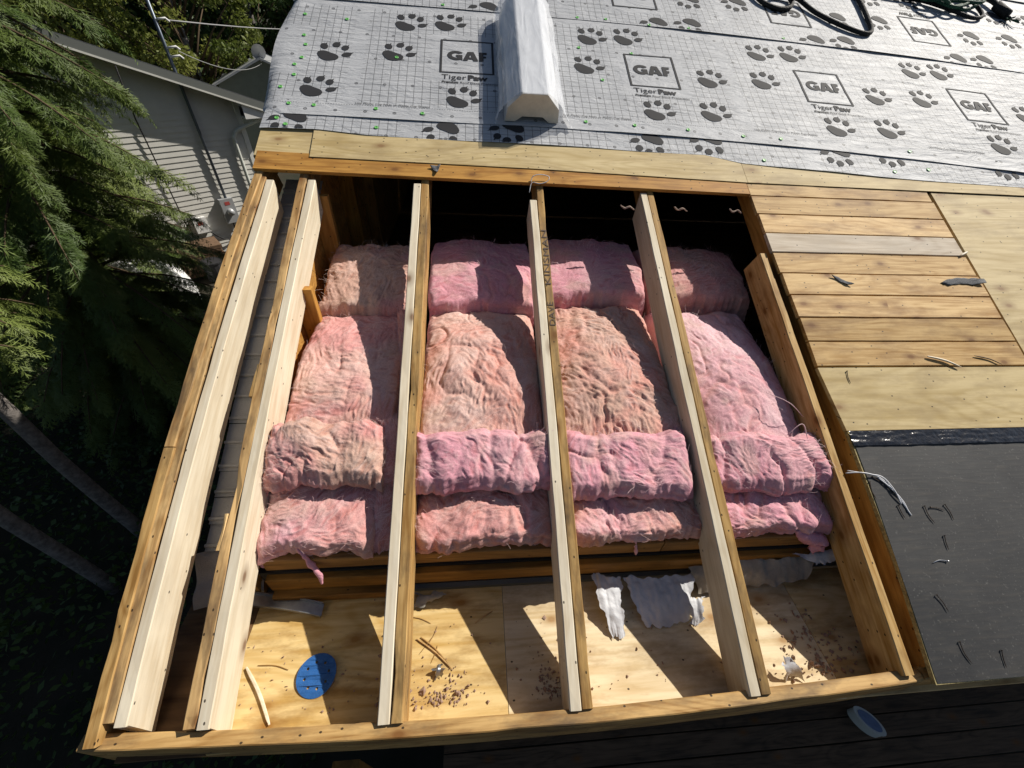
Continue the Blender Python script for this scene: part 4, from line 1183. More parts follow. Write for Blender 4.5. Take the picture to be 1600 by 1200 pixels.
# ------------------------------------------------------------------ wrapped trim bundle on the underlayment
bund = empty('trim_bundle', ROOF @ Vector((1.20, 2.68, 0.036)))
tag(bund, 'white shaped trim lengths bundled in clear plastic film, lying up the roof', 'trim bundle')
SEC = np.array([(-0.155, 0.0), (-0.098, 0.0), (-0.058, 0.030), (0.058, 0.030), (0.098, 0.0), (0.150, 0.0), (0.142, 0.074), (0.068, 0.150), (-0.068, 0.150), (-0.142, 0.074)])
def section_prism(sec, v0, v1, nseg, fn=None):
    k = len(sec); V = []
    for i in range(nseg + 1):
        v = v0 + (v1 - v0) * i / nseg
        V += [(p[0], v, p[1]) for p in sec]
    V = np.array(V)
    i = np.arange(nseg)[:, None] * k; j = np.arange(k)[None, :]
    q = np.stack([i + j, i + (j + 1) % k, i + k + (j + 1) % k, i + k + j], -1).reshape(-1, 4)
    caps = []
    for b in (0, nseg * k):
        c = [(9, 8, 7, 6), (9, 6, 3, 2), (9, 2, 1, 0), (6, 5, 4, 3)]
        caps += [tuple(b + x for x in f) for f in c]
    return V, q, np.array(caps)
V, q, caps = section_prism(SEC, 0.0, 0.98, 1)
o = link('trim_length', mesh_np('trim_length', V, [q, caps]), M['trim_white'], bund)
o.matrix_local = ROOF.to_4x4()
V, q, caps = section_prism(SEC * np.array([0.985, 0.985]) + np.array([0, 0.001]), -0.002, 0.0, 1)
o = link('end_face', mesh_np('end_face', V, [caps[:4], q]), M['trim_end'], bund)
o.matrix_local = ROOF.to_4x4()
# film: a slightly larger skin with creases, flared past the lower end
a_ = np.array([(-0.175, 0.004), (-0.168, 0.04), (-0.152, 0.080), (-0.112, 0.125), (-0.072, 0.157), (0.0, 0.156), (0.072, 0.157), (0.112, 0.123), (0.150, 0.080), (0.166, 0.04), (0.185, 0.004)])
fine = []
for i in range(len(a_) - 1):
    for t in np.linspace(0, 1, 6, endpoint=False): fine.append(a_[i] * (1 - t) + a_[i + 1] * t)
fine.append(a_[-1]); fine = np.array(fine)
nl = 90
V = []
for i in range(nl + 1):
    v = -0.004 + 1.0 * i / nl
    fl = max(0, (0.16 - v) / 0.16) ** 2
    for j, p in enumerate(fine):
        s = 1 + 0.10 * fl
        low_ = max(0.0, 1 - p[1] / 0.09)
        V.append((p[0] * (1 + 0.16 * fl * low_), v - 0.035 * fl * low_ * (1 + 0.5 * math.sin(j * 1.3)), p[1]))
V = np.array(V)
fold = fbm(np.stack([V[:, 0] * 16 + V[:, 2] * 10, V[:, 1] * 3.2, V[:, 2] * 16], 1), 77, 3)
side = np.clip(np.abs(V[:, 0]) / 0.09 - 0.6, 0, 1)
V[:, 2] += (0.010 * np.abs(fold)) * (0.25 + side); V[:, 0] += np.sign(V[:, 0]) * (0.006 + 0.022 * (0.5 - np.abs(fold))) * side
k = len(fine)
o = link('plastic_film', mesh_np('plastic_film', V, [grid_faces(nl + 1, k)]), M['wrap'], bund, True)
o.matrix_local = ROOF.to_4x4()

# ------------------------------------------------------------------ ropes on the roof
def rope(name, pts, r, mat, label, cat='rope', n=10):
    P = catmull(pts, n)
    V, F = sweep(P, r, 10)
    o = link(name, mesh_np(name, V, F), M[mat], None, True); roof_obj(o)
    tag(o, label, cat)
    return o
Z = 0.052
rope('safety_rope', [(2.94, 4.52, Z), (2.95, 4.28, Z), (2.99, 4.10, Z), (3.10, 4.02, Z), (3.21, 4.06, Z), (3.24, 4.17, Z), (3.16, 4.22, Z + .02), (3.12, 4.16, Z + .03), (3.20, 4.11, Z + .03), (3.29, 4.15, Z + .01), (3.39, 4.01, Z), (3.54, 3.87, Z), (3.68, 3.79, Z), (3.76, 3.82, Z), (3.80, 3.98, Z), (3.83, 4.25, Z), (3.84, 4.6, Z)], 0.0145, 'rope_black', 'thick black safety rope looped and bent at the top of the roof')
pts = []
for i in range(40):
    a = i * 0.62
    rr_ = 0.17 + 0.05 * math.sin(i * 1.7)
    pts.append((4.62 + 1.35 * rr_ * math.cos(a) + 0.02 * math.sin(i * 3.1), 4.36 + rr_ * 0.85 * math.sin(a), Z + 0.008 * (i % 7) + 0.008))
rope('rope_coil', pts, 0.011, 'rope_green', 'tangled dark green rope coil at the top right of the roof', n=5)
rope('rope_lanyard', [(4.10, 4.34, Z), (4.25, 4.32, Z), (4.42, 4.30, Z), (4.60, 4.21, Z), (4.74, 4.12, Z), (4.85, 4.15, Z), (4.88, 4.26, Z), (4.78, 4.34, Z + .03), (4.62, 4.27, Z + .05)], 0.0125, 'rope_black', 'black lanyard curving round the green rope coil')
hk = empty('harness_clip', ROOF @ Vector((5.05, 4.2, 0.05))); tag(hk, 'black webbing strap with a shaggy knotted end right of the green coil', 'strap')
o = MB().tube(catmull([(-0.12, 0.24, 0.0), (-0.02, 0.18, 0.015), (0.02, 0.06, 0.01), (0.035, -0.05, 0.0)], 8), 0.017, 8).build('strap', M['rope_black'], hk, True); o.matrix_local = ROOF.to_4x4()
o = MB().tube([(0.0, 0.11, 0.012), (0.03, -0.02, 0.012)], 0.030, 10).build('buckle', M['rope_black'], hk, True); o.matrix_local = ROOF.to_4x4()
fr = MB()
for i in range(14):
    fr.tube([(0.035, -0.05, 0.0), (0.035 + RND.uniform(-0.06, 0.06), -0.11 + RND.uniform(-0.03, 0.05), RND.uniform(0, 0.03))], 0.003, 4)
o = fr.build('frayed_end', M['rope_green'], hk); o.matrix_local = ROOF.to_4x4()

# ------------------------------------------------------------------ scraps on the sheathing
def scrap(name, outline, n, th, mat, label, cat, curl=0.006, seed=1, frame='roof', sub=5):
    """a thin irregular piece: outline (k,2) refined, slightly curled, given thickness"""
    P = np.array(outline, float); c = P.mean(0); P = P - c
    k = len(P)
    ring = []
    for i in range(k):
        for t in np.linspace(0, 1, sub, endpoint=False): ring.append(P[i] * (1 - t) + P[(i + 1) % k] * t)
    ring = np.array(ring); m_ = len(ring)
    size = np.abs(P).max()
    ring = ring + 0.03 * size * np.stack([n1(np.arange(m_) * 0.7 + seed, seed), n1(np.arange(m_) * 0.7 + seed + 50, seed + 2)], 1)
    V = []
    for z in (0, 1):
        for s in (1.0, 0.66, 0.33):
            r2 = ring * s
            h = curl * (fbm(np.stack([r2[:, 0] / size * 1.2, r2[:, 1] / size * 1.2, r2[:, 0] * 0 + seed], 1), seed, 2) + 0.7 * (np.linalg.norm(r2, axis=1) / size) ** 2)
            V.append(np.stack([r2[:, 0], r2[:, 1], h + z * th], 1))
        V.append(np.array([[0, 0, z * th]]))
    V = np.concatenate(V)
    i = np.arange(m_); j = (i + 1) % m_
    hl = 3 * m_ + 1
    Q, T_ = [], []
    for b, flip in ((0, True), (hl, False)):
        for r_ in range(2):
            f = np.stack([b + r_ * m_ + i, b + r_ * m_ + j, b + (r_ + 1) * m_ + j, b + (r_ + 1) * m_ + i], 1)
            Q.append(f[:, ::-1] if flip else f)
        f = np.stack([b + 2 * m_ + i, b + 2 * m_ + j, np.full(m_, b + 3 * m_)], 1)
        T_.append(f[:, ::-1] if flip else f)
    Q.append(np.stack([i, j, hl + j, hl + i], 1))
    V[:, 2] -= V[:, 2].min()
    o = link(name, mesh_np(name, V, [np.concatenate(Q), np.concatenate(T_)]), M[mat], None, True)
    if frame == 'roof': roof_at(o, c[0], c[1], n)
    else: o.location = (c[0], c[1], n)
    tag(o, label, cat)
    return o

scrap('shingle_scrap', [(2.664, 1.668), (2.70, 1.655), (2.745, 1.628), (2.765, 1.612), (2.735, 1.612), (2.70, 1.63)], 0.0205, 0.003, 'shingle', 'small grey shingle scrap on the middle planks', 'shingle')
scrap('shingle_scrap', [(3.27, 1.635), (3.31, 1.652), (3.40, 1.668), (3.47, 1.660), (3.518, 1.658), (3.52, 1.630), (3.45, 1.622), (3.38, 1.632), (3.31, 1.618)], 0.0205, 0.003, 'shingle', 'long grey shingle scrap at the right ends of the planks', 'shingle')
scrap('shingle_scrap', [(0.645, 2.318), (0.70, 2.322), (0.682, 2.268), (0.672, 2.275)], 0.0205, 0.003, 'shingle', 'dark triangular shingle scrap on the orange plank above the open bays', 'shingle')
def sliver(p0, p1, r, n, mat, label, cat='splinter', name='wood_splinter', frame='roof', bend=0.01):
    p0 = np.array([*p0, n + r]); p1 = np.array([*p1, n + r * 1.2]); mid = (p0 + p1) / 2 + np.array([bend, bend * 0.5, 0.0])
    V, F = sweep(catmull([p0, mid, p1], 5), np.array([0.5, .9, 1, 1.1, 1, 1, .95, .9, .8, .7, 0.35]) * r, 5)
    o = link(name, mesh_np(name, V, F), M[mat], None)
    if frame == 'roof': roof_obj(o)
    tag(o, label, cat)
    return o
sliver((2.986, 1.212), (3.133, 1.155), 0.005, 0.0205, 'new_wood', 'pale wood splinter on the lowest plank')
sliver((3.476, 1.812), (3.526, 1.836), 0.006, 0.0205, 'new_wood', 'short pale splinter at the right end of the grey plank')
sliver((3.24, 1.215), (3.36, 1.17), 0.003, 0.0205, 'dark_ply', 'dark curved splinter at the right of the lowest plank')

NAILS = [(2.549, 0.529, 1.75, 'rusty bent nail nearest the string on the black felt'), (2.755, 0.521, 1.75, 'rusty nail upright third from the left in the row on the black felt'), (2.665, 0.515, 1.8, 'rusty nail in the middle of the row on the black felt'),
         (2.687, 0.41, 1.45, 'rusty nail just above the shiny one on the black felt'), (2.569, 0.208, 1.95, 'slanting rusty nail low on the black felt'), (2.583, 0.054, 1.8, 'rusty nail near the lower edge of the black felt'),
         (2.72, 0.027, 1.4, 'hooked rusty nail at the lower right of the black felt'), (2.71, 0.535, 2.9, 'rusty nail lying crosswise above the row on the black felt'), (2.46, 0.615, 1.6, 'rusty nail against the left edge of the black felt'), (2.50, 0.655, 2.6, 'rusty nail below the string at the left of the black felt')]
def nail_mesh(L, bend):
    m = MB()
    m.tube(catmull([(-L / 2, 0, 0.0012), (0, bend, 0.0014), (L / 2, 0, 0.0022)], 5), np.array([0.0004, .0011, .0015, .0016, .0016, .0016, .0016, .0016, .0016, .0016, .0016]), 6)
    m.tube([(L / 2, 0, 0.0026), (L / 2 + 0.0018, 0, 0.0026)], 0.0034, 8)
    return m
for i, (x, v, rz, lab) in enumerate(NAILS):
    o = nail_mesh(0.052 + 0.008 * (i % 3), (0.002, -0.004, 0.006)[i % 3]).build('nail', M['nail'])
    roof_at(o, x, v, 0.0205, rz); tag(o, lab, 'nail', 'nails scattered on the black felt')
o = nail_mesh(0.062, 0.006).build('nail', M['bright_nail']); roof_at(o, 2.627, 0.345, 0.0205, 0.05); tag(o, 'shiny bent nail on the black felt', 'nail', 'nails scattered on the black felt')
o = nail_mesh(0.06, 0.004).build('nail', M['nail']); roof_at(o, 2.55, 1.11, 0.018, 1.5); tag(o, 'dark nail on the plywood just under the lowest plank', 'nail')
st = MB()
for pts in ([(2.385, 0.69, 0.004), (2.44, 0.685, 0.03), (2.51, 0.662, 0.025), (2.555, 0.60, 0.022), (2.585, 0.515, 0.021)], [(2.40, 0.70, 0.0), (2.46, 0.68, 0.028), (2.52, 0.665, 0.026), (2.545, 0.61, 0.03), (2.56, 0.56, 0.022)], [(2.50, 0.665, 0.024), (2.53, 0.63, 0.026), (2.57, 0.575, 0.022), (2.578, 0.53, 0.022)]):
    st.tube(catmull(pts, 8), 0.0024, 5)
o = st.build('plastic_string', M['string'], None, True); roof_obj(o); tag(o, 'frayed white plastic string trailing over the edge of the black felt', 'string')

# ------------------------------------------------------------------ things lying on the soffit panel
SZ = -0.1425
disc = empty('sanding_disc', (0.3045, 0.157, SZ + 0.004)); tag(disc, 'round blue sanding disc with dust holes on the soffit plywood', 'sanding disc')
a = np.linspace(0, 2 * np.pi, 40, endpoint=False)
outer = [(0.066 * math.cos(t), 0.066 * math.sin(t)) for t in a]
holes = [[(0.040 * math.cos(b) + 0.0045 * math.cos(t), 0.040 * math.sin(b) - 0.0045 * math.sin(t)) for t in np.linspace(0, 2 * np.pi, 10, endpoint=False)] for b in np.radians(np.arange(8) * 45 + 15)]
Vd, Fd = poly_fill(outer, tuple(holes))
zc = 0.006 * (Vd[:, 0] / 0.066) ** 2 + 0.004 * Vd[:, 1] / 0.066
o = link('abrasive_face', mesh_np('abrasive_face', np.stack([Vd[:, 0], Vd[:, 1], zc + 0.0015], 1), Fd), M['disc_blue'], disc)
o = link('backing', mesh_np('backing', np.stack([Vd[:, 0] * 1.01, Vd[:, 1] * 1.01, zc], 1), Fd), M['felt_dirty'], disc)

def stick(p0, p1, r, mat, label, name='wood_stick', cat='stick', bend=0.004, lift=0.0):
    p0 = np.array([*p0, SZ + r + 0.001]); p1 = np.array([*p1, SZ + r + 0.001 + lift]); mid = (p0 + p1) / 2 + (bend, bend, 0)
    V, F = sweep(catmull([p0, mid, p1], 5), r * np.array([.6, .9, 1, 1, 1, 1, 1, .95, .9, .85, .5]), 6)
    o = link(name, mesh_np(name, V, F), M[mat], None); tag(o, label, cat); return o
stick((0.055, 0.195), (0.192, 0.03), 0.006, 'new_wood', 'long pale stick of wood on the soffit left of the blue disc')
stick((0.09, 0.20), (0.20, 0.18), 0.0016, 'old_wood', 'thin dark twig right of the pale stick', 'twig', 'twig', bend=0.006)
TW = [((0.64, 0.25), (0.775, 0.148), 0.003, 'thick brown twig across the soffit beside the third rafter'), ((0.655, 0.255), (0.76, 0.165), 0.0025, 'second brown twig lying along the thick one'), ((0.72, 0.225), (0.70, 0.17), 0.0014, 'thin twig crossing above the thick brown twig'),
      ((0.70, 0.255), (0.655, 0.20), 0.0013, 'thin twig left of the thick brown twig'), ((0.50, 0.385), (0.548, 0.262), 0.004, 'brown splinter left of the third rafter'), ((0.715, 0.29), (0.69, 0.235), 0.0013, 'short twig at the shadow edge above the thick twig'),
      ((0.60, 0.33), (0.69, 0.30), 0.0013, 'thin twig in shade right of the third rafter'), ((0.86, 0.29), (0.93, 0.33), 0.0022, 'brown twig in shade at the panel joint'), ((1.585, 0.33), (1.62, 0.26), 0.003, 'dark splinter in shade under the torn grey paper'), ((1.99, 0.37), (2.03, 0.41), 0.003, 'dark splinter on the shaded right soffit')]
for p0, p1, r, lab in TW: stick(p0, p1, r, 'old_wood', lab, 'twig', 'twig')
# crumbs of wool and dust: nobody could count them
cm = MB()
ico = np.array([(1, 0, 0), (-1, 0, 0), (0, 1, 0), (0, -1, 0), (0, 0, 1), (0, 0, -1)], float)
icf = np.array([(0, 2, 4), (2, 1, 4), (1, 3, 4), (3, 0, 4), (2, 0, 5), (1, 2, 5), (3, 1, 5), (0, 3, 5)])
rs = np.random.RandomState(5)
def crumbs(n_, cx, cy, sx_, sy_, r0, r1):
    for _ in range(n_):
        x, y = rs.normal(cx, sx_), rs.normal(cy, sy_)
        if not (0.04 < y < 0.40): y = rs.uniform(0.03, 0.3)
        r = rs.uniform(r0, r1)
        cm.add(ico * r * rs.uniform(0.3, 1.5, (6, 1)) * rs.uniform(0.5, 1.4, (1, 3)) + (x, y, SZ + r * 0.4), [icf])
crumbs(150, 0.74, 0.075, 0.08, 0.035, 0.0015, 0.006); crumbs(12, 0.74, 0.07, 0.06, 0.025, 0.006, 0.011); crumbs(120, 1.14, 0.075, 0.03, 0.03, 0.0015, 0.007)
crumbs(60, 2.14, 0.04, 0.06, 0.02, 0.003, 0.010); crumbs(90, 2.2, 0.12, 0.10, 0.05, 0.002, 0.008); crumbs(60, 0.3, 0.15, 0.15, 0.1, 0.0015, 0.005); crumbs(70, 1.5, 0.14, 0.3, 0.1, 0.0015, 0.006); crumbs(30, 0.54, 0.2, 0.03, 0.08, 0.002, 0.008)
o = cm.build('wool_crumbs', M['wool_scrap']); o.color = (0.36, 0.25, 0.19, 1); tag(o, 'pink wool crumbs and dust strewn over the soffit plywood', 'debris', kind='stuff')

def sheet_piece(name, corners, mat, label, lift, seed, nu=28, nv=28, amp=0.012, ragged=0.016, cat='paper'):
    """torn sheet between four world corners (a,b,c,d), crumpled"""
    A, B, C_, D = [np.array(p, float) for p in corners]
    U, W = np.meshgrid(np.linspace(0, 1, nu), np.linspace(0, 1, nv), indexing='ij')
    u, w = U.ravel()[:, None], W.ravel()[:, None]
    P = (A * (1 - u) + B * u) * (1 - w) + (D * (1 - u) + C_ * u) * w
    eu = (np.abs(U.ravel() - 0.5) * 2) ** 4; ew = (np.abs(W.ravel() - 0.5) * 2) ** 4
    P[:, 0] += ragged * eu * n1(W.ravel() * 6 + seed, seed); P[:, 1] += ragged * ew * n1(U.ravel() * 6 + seed, seed + 1)
    P[:, 2] += lift * np.sin(W.ravel() * math.pi) + amp * np.abs(fbm(P * np.array([14, 14, 3]) + seed, seed, 3)) + amp * 0.7 * np.abs(vnoise(P * np.array([40, 9, 1]) + seed, seed + 4))
    P[:, 2] = np.maximum(P[:, 2], SZ + 0.002)
    c = P.mean(0)
    o = link(name, mesh_np(name, P - c, [grid_faces(nu, nv)]), M[mat], None, True); o.location = c
    tag(o, label, cat); return o
sheet_piece('torn_paper', [(1.335, 0.425, -0.09), (1.46, 0.415, -0.09), (1.435, 0.21, SZ), (1.385, 0.20, SZ)], 'felt_torn', 'narrow crumpled tongue of grey paper hanging onto the soffit right of the lettered rafter', 0.02, 61)
sheet_piece('torn_paper', [(1.465, 0.41, -0.085), (1.77, 0.40, -0.085), (1.72, 0.245, SZ), (1.53, 0.235, SZ)], 'felt_torn', 'wide crumpled grey paper flap lying half in the sun', 0.015, 62, 40, 30)
sheet_piece('torn_paper', [(1.735, 0.33, SZ + .03), (1.80, 0.325, SZ + 0.03), (1.755, 0.235, SZ), (1.715, 0.245, SZ)], 'felt_torn', 'small rolled paper edge lit beside the wide flap', 0.02, 63, 20, 20)
sheet_piece('torn_paper', [(1.76, 0.425, -0.05), (2.33, 0.44, -0.03), (2.28, 0.36, -0.09), (1.80, 0.345, SZ + 0.01)], 'felt_dirty', 'long dirty paper strip hanging under the right wall plate', 0.015, 64, 60, 18)
sheet_piece('torn_paper', [(2.20, 0.435, -0.01), (2.44, 0.435, 0.01), (2.42, 0.40, -0.02), (2.30, 0.395, -0.03)], 'felt_torn', 'pale curled paper end at the dark right corner of the wall plate', 0.01, 65, 24, 12)
sheet_piece('torn_paper', [(1.99, 0.075, SZ + 0.045), (2.02, 0.09, SZ + 0.06), (2.06, 0.035, SZ), (1.985, 0.035, SZ)], 'felt_torn', 'small white folded paper scrap beside the fifth rafter', 0.02, 66, 14, 14, amp=0.006)
sheet_piece('torn_paper', [(0.62, 0.405, SZ + 0.02), (0.735, 0.40, SZ + 0.02), (0.70, 0.375, SZ), (0.62, 0.355, SZ)], 'felt_dirty', 'small grey paper corner in shade beside the third rafter', 0.01, 67, 14, 14)
sheet_piece('foil_scrap', [(0.715, 0.155, SZ + 0.01), (0.745, 0.16, SZ + 0.015), (0.74, 0.125, SZ), (0.715, 0.12, SZ)], 'bare_metal', 'small crumpled foil scrap among the twigs', 0.012, 68, 14, 14, amp=0.01, cat='foil')
ms = empty('metal_strip', (0.12, 0.39, -0.10)); tag(ms, 'bent grey metal channel poking out past the second rafter', 'metal strip')
for nm, y0, y1, z0, z1 in (('web', 0.0, 0.05, 0.0, 0.0), ('flange', 0.0, 0.004, 0.0, 0.018), ('flange', 0.046, 0.05, 0.0, 0.016)):
    m = MB(); nseg = 12; V = []
    for i in range(nseg + 1):
        t = i / nseg; x = -0.18 + 0.33 * t; dy = -0.05 * t ** 1.5; dz = -0.028 * t
        V += [(x, y0 + dy, z0 + dz), (x, y1 + dy, z0 + dz), (x, y1 + dy, max(z1, z0 + 0.0012) + dz), (x, y0 + dy, max(z1, z0 + 0.0012) + dz)]
    F = [(i * 4 + j, i * 4 + (j + 1) % 4, i * 4 + 4 + (j + 1) % 4, i * 4 + 4 + j) for i in range(nseg) for j in range(4)] + [(0, 3, 2, 1), (nseg * 4, nseg * 4 + 1, nseg * 4 + 2, nseg * 4 + 3)]
    m.add(V, [np.array(F)]).build(nm, M['bare_metal'], ms)

# tub lying on the deck
tub = empty('storage_tub', (3.86, 0.10, DZ + 0.001)); tag(tub, 'oval white tub with a blue lid lying in the dark on the deck', 'tub')
tub.rotation_euler = (0, 0, math.radians(-52))
oval = [(0.095 * math.cos(t) * (1 + 0.12 * abs(math.cos(t))), 0.055 * math.sin(t)) for t in np.linspace(0, 2 * np.pi, 28, endpoint=False)]
MB().prism(oval, 0.0, 0.08).build('body', M['tub_white'], tub)
MB().prism(np.array(oval) * 1.04, 0.081, 0.092).build('lid', M['tub_white'], tub)
MB().prism(np.array(oval) * 0.78, 0.0925, 0.095).build('lid_label', M['tub_blue'], tub)
# post under the eave corner
post = empty('porch_post', (0.42, -0.10, DZ)); tag(post, 'brown wooden post standing in the dark under the eave', 'post')
board('post_shaft', post, 'world', 'x', (-1.0, -0.045, -0.045), (1.0, 0.045, 0.045), M['plate_wood']).matrix_local = Matrix.Translation((0, 0, 1.0)) @ Matrix(((0, 1, 0), (0, 0, 1), (1, 0, 0))).to_4x4()

# ------------------------------------------------------------------ the neighbouring house
nb = empty('neighbour_house', (-4.44, 12.69, 0)); nb.rotation_euler = (0, 0, math.radians(46))
tag(nb, 'grey lap sided house with a low gable beyond the conifers', 'house')
NS, EZ = 0.36, -0.12          # roof slope, eave height
W0, W1 = -7.65, -0.75         # gable wall ends; the eave is at s = 0, ridge at s = -4.2
def topz(s): return EZ + NS * (min(-s, 8.4 + s)) - 0.16
m = MB(); z = GZ - 0.2
while z < 1.5:
    z1 = z + 0.118
    # clip the course to the gable triangle
    if z1 - 0.02 > topz(W1):
        sr = -(z1 - EZ + 0.16) / NS; sl = -8.4 - sr
        if sr - sl < 0.3: break
    else: sl, sr = W0, W1
    m.add([(sl, -0.014, z), (sr, -0.014, z), (sr, 0.0, z1), (sl, 0.0, z1), (sl, 0.0, z), (sr, 0.0, z)], [[(0, 1, 2, 3), (4, 5, 1, 0)]])
    z = z1
m.build('siding', M['siding'], nb)
MB().box((W0, 0.002, GZ - 0.2), (W1, 0.1, topz(W1))).build('gable_end', M['siding'], nb)
MB().add([(W0, 0.002, topz(W1)), (W1, 0.002, topz(W1)), (-4.2, 0.002, topz(-4.2)), (W0, 0.1, topz(W1)), (W1, 0.1, topz(W1)), (-4.2, 0.1, topz(-4.2))], [[(0, 1, 2), (5, 4, 3)], [(0, 3, 4, 1), (1, 4, 5, 2), (2, 5, 3, 0)]]).build('gable_end', M['siding'], nb)
MB().box((W1 - 0.1, 0.1, GZ - 0.2), (W1 - 0.001, 9.0, EZ - 0.16)).build('side_wall', M['siding'], nb)
MB().box((W1 - 0.09, -0.03, GZ - 0.2), (W1 + 0.02, 0.09, topz(W1) + 0.05)).build('corner_trim', M['house_trim'], nb)
for sgn, s0, s1 in ((1, 0.0, -4.2), (-1, -8.4, -4.2)):
    z0, z1 = EZ, EZ + 4.2 * NS
    y0, y1 = -0.32, 9.3
    r = MB().add([(s0, y0, z0), (s1, y0, z1), (s1, y1, z1), (s0, y1, z0), (s0, y0, z0 + 0.05), (s1, y0, z1 + 0.05), (s1, y1, z1 + 0.05), (s0, y1, z0 + 0.05)], [[(0, 1, 2, 3), (7, 6, 5, 4), (0, 4, 5, 1), (1, 5, 6, 2), (2, 6, 7, 3), (3, 7, 4, 0)]]).build('roof_slope', M['house_shingle'], nb)
    MB().add([(s0, y0 - 0.02, z0 - 0.13), (s1, y0 - 0.02, z1 - 0.13), (s1, y0 - 0.02, z1 + 0.03), (s0, y0 - 0.02, z0 + 0.03), (s0, y0 + 0.018, z0 - 0.13), (s1, y0 + 0.018, z1 - 0.13), (s1, y0 + 0.018, z1 - 0.002), (s0, y0 + 0.018, z0 - 0.002)], [[(0, 1, 2, 3), (7, 6, 5, 4), (0, 4, 5, 1), (2, 6, 7, 3)]]).build('rake_fascia', M['gutter_green'], nb)
    MB().add([(s0, y0 - 0.026, z0 - 0.16), (s1, y0 - 0.026, z1 - 0.16), (s1, y0 - 0.026, z1 - 0.125), (s0, y0 - 0.026, z0 - 0.125), (s0, y0 + 0.02, z0 - 0.16), (s1, y0 + 0.02, z1 - 0.16), (s1, y0 + 0.02, z1 - 0.132), (s0, y0 + 0.02, z0 - 0.132)], [[(0, 1, 2, 3), (7, 6, 5, 4), (0, 4, 5, 1), (2, 6, 7, 3)]]).build('rake_trim', M['house_trim'], nb)
MB().box((-0.02, -0.3, EZ - 0.10), (0.11, 9.3, EZ + 0.01)).build('gutter', M['downspout'], nb)
MB().box((W1, -0.26, EZ - 0.20), (-0.03, 9.0, EZ - 0.165)).build('soffit', M['white_paint'], nb)
MB().add([(W1, -0.30, EZ - 0.20), (-0.02, -0.30, EZ - 0.20), (-0.02, -0.30, EZ - 0.13), (W1, -0.30, topz(W1) + 0.02), (W1, -0.28, EZ - 0.20), (-0.02, -0.28, EZ - 0.20), (-0.02, -0.28, EZ - 0.13), (W1, -0.28, topz(W1) + 0.02)], [[(0, 1, 2, 3), (7, 6, 5, 4), (0, 4, 5, 1)]]).build('soffit_return', M['white_paint'], nb)
MB().tube(catmull([(0.04, -0.22, EZ - 0.08), (-0.05, -0.20, EZ - 0.16), (-0.85, -0.10, EZ - 0.40), (-1.06, -0.08, EZ - 0.55), (-1.10, -0.08, EZ - 0.9), (-1.10, -0.08, GZ + 0.1)], 6), 0.042, 8).build('downspout', M['downspout'], nb, True)
MB().box((W1 - 0.005, 1.1, -1.9), (W1 + 0.012, 2.2, -0.8)).build('window', M['glass'], nb)
MB().tube([(-1.80, -0.07, -2.3), (-1.80, -0.07, 0.3), (-1.80, -0.10, 2.1)], 0.034, 8).build('service_mast', M['conduit'], nb, True)
mt = MB().box((-2.00, -0.16, -2.62), (-1.68, -0.016, -2.02)).build('meter_box', M['grey_metal'], nb)
a = np.linspace(0, 2 * np.pi, 16, endpoint=False)
V = [(-1.84 + 0.085 * math.cos(t), -0.16, -2.34 + 0.085 * math.sin(t)) for t in a] + [(-1.84 + 0.075 * math.cos(t), -0.26, -2.34 + 0.075 * math.sin(t)) for t in a] + [(-1.84, -0.27, -2.34)]
MB().add(V, [[(i, (i + 1) % 16, 16 + (i + 1) % 16, 16 + i) for i in range(16)], [(16 + i, 16 + (i + 1) % 16, 32) for i in range(16)]]).build('meter_dial', M['grey_metal'], mt, True)
MB().box((-1.90, -0.165, -2.17), (-1.78, -0.161, -2.09)).build('warning_label', M['red_label'], mt)
MB().box((-2.75, -0.12, -2.72), (-2.45, -0.016, -2.35)).build('utility_box', M['white_paint'], nb)
MB().box((-2.66, -0.126, -2.52), (-2.56, -0.121, -2.45)).build('warning_label', M['red_label'], nb)
MB().tube(catmull([(-2.5, -0.08, -2.7), (-2.2, -0.10, -3.0), (-1.9, -0.08, -2.95), (-1.85, -0.08, -2.65)], 6), 0.018, 6).build('cable', M['black'], nb, True)
MB().tube([(-2.9, -0.06, -2.6), (-2.9, -0.06, -0.2), (-2.88, -0.36, 0.72)], 0.014, 6).build('cable', M['black'], nb, True)
for zz, dy in ((1.45, 0.16), (1.0, 0.14), (0.85, 0.2)):
    MB().tube([(-1.80, -0.10, zz), (-1.62, -0.10 - dy * 0.3, zz + 0.03), (-1.56, -0.12, zz - 0.02)], 0.022, 6).build('insulator', M['white_paint'], nb, True)
def nbw(s, y, z): return nb_m @ Vector((s, y, z))
nb_m = Matrix.Translation((-4.44, 12.69, 0)) @ Matrix.Rotation(math.radians(46), 4, 'Z')
for i, (p, q_, sag, lab) in enumerate(((nbw(-1.6, -0.12, 1.45), Vector((-8.0, 40.0, 1.7)), 0.25, 'upper service wire running from the mast into the trees'), (nbw(-1.6, -0.12, 0.95), Vector((-7.3, 20.2, 0.25)), 0.25, 'lower sagging wire from the mast to the small green house'))):
    P = [p.lerp(q_, t) - Vector((0, 0, sag * 4 * t * (1 - t))) for t in np.linspace(0, 1, 14)]
    o = MB().tube([tuple(v) for v in P], 0.014 if i == 0 else 0.009, 5).build('service_wire', M['wire'], None, True); tag(o, lab, 'wire')

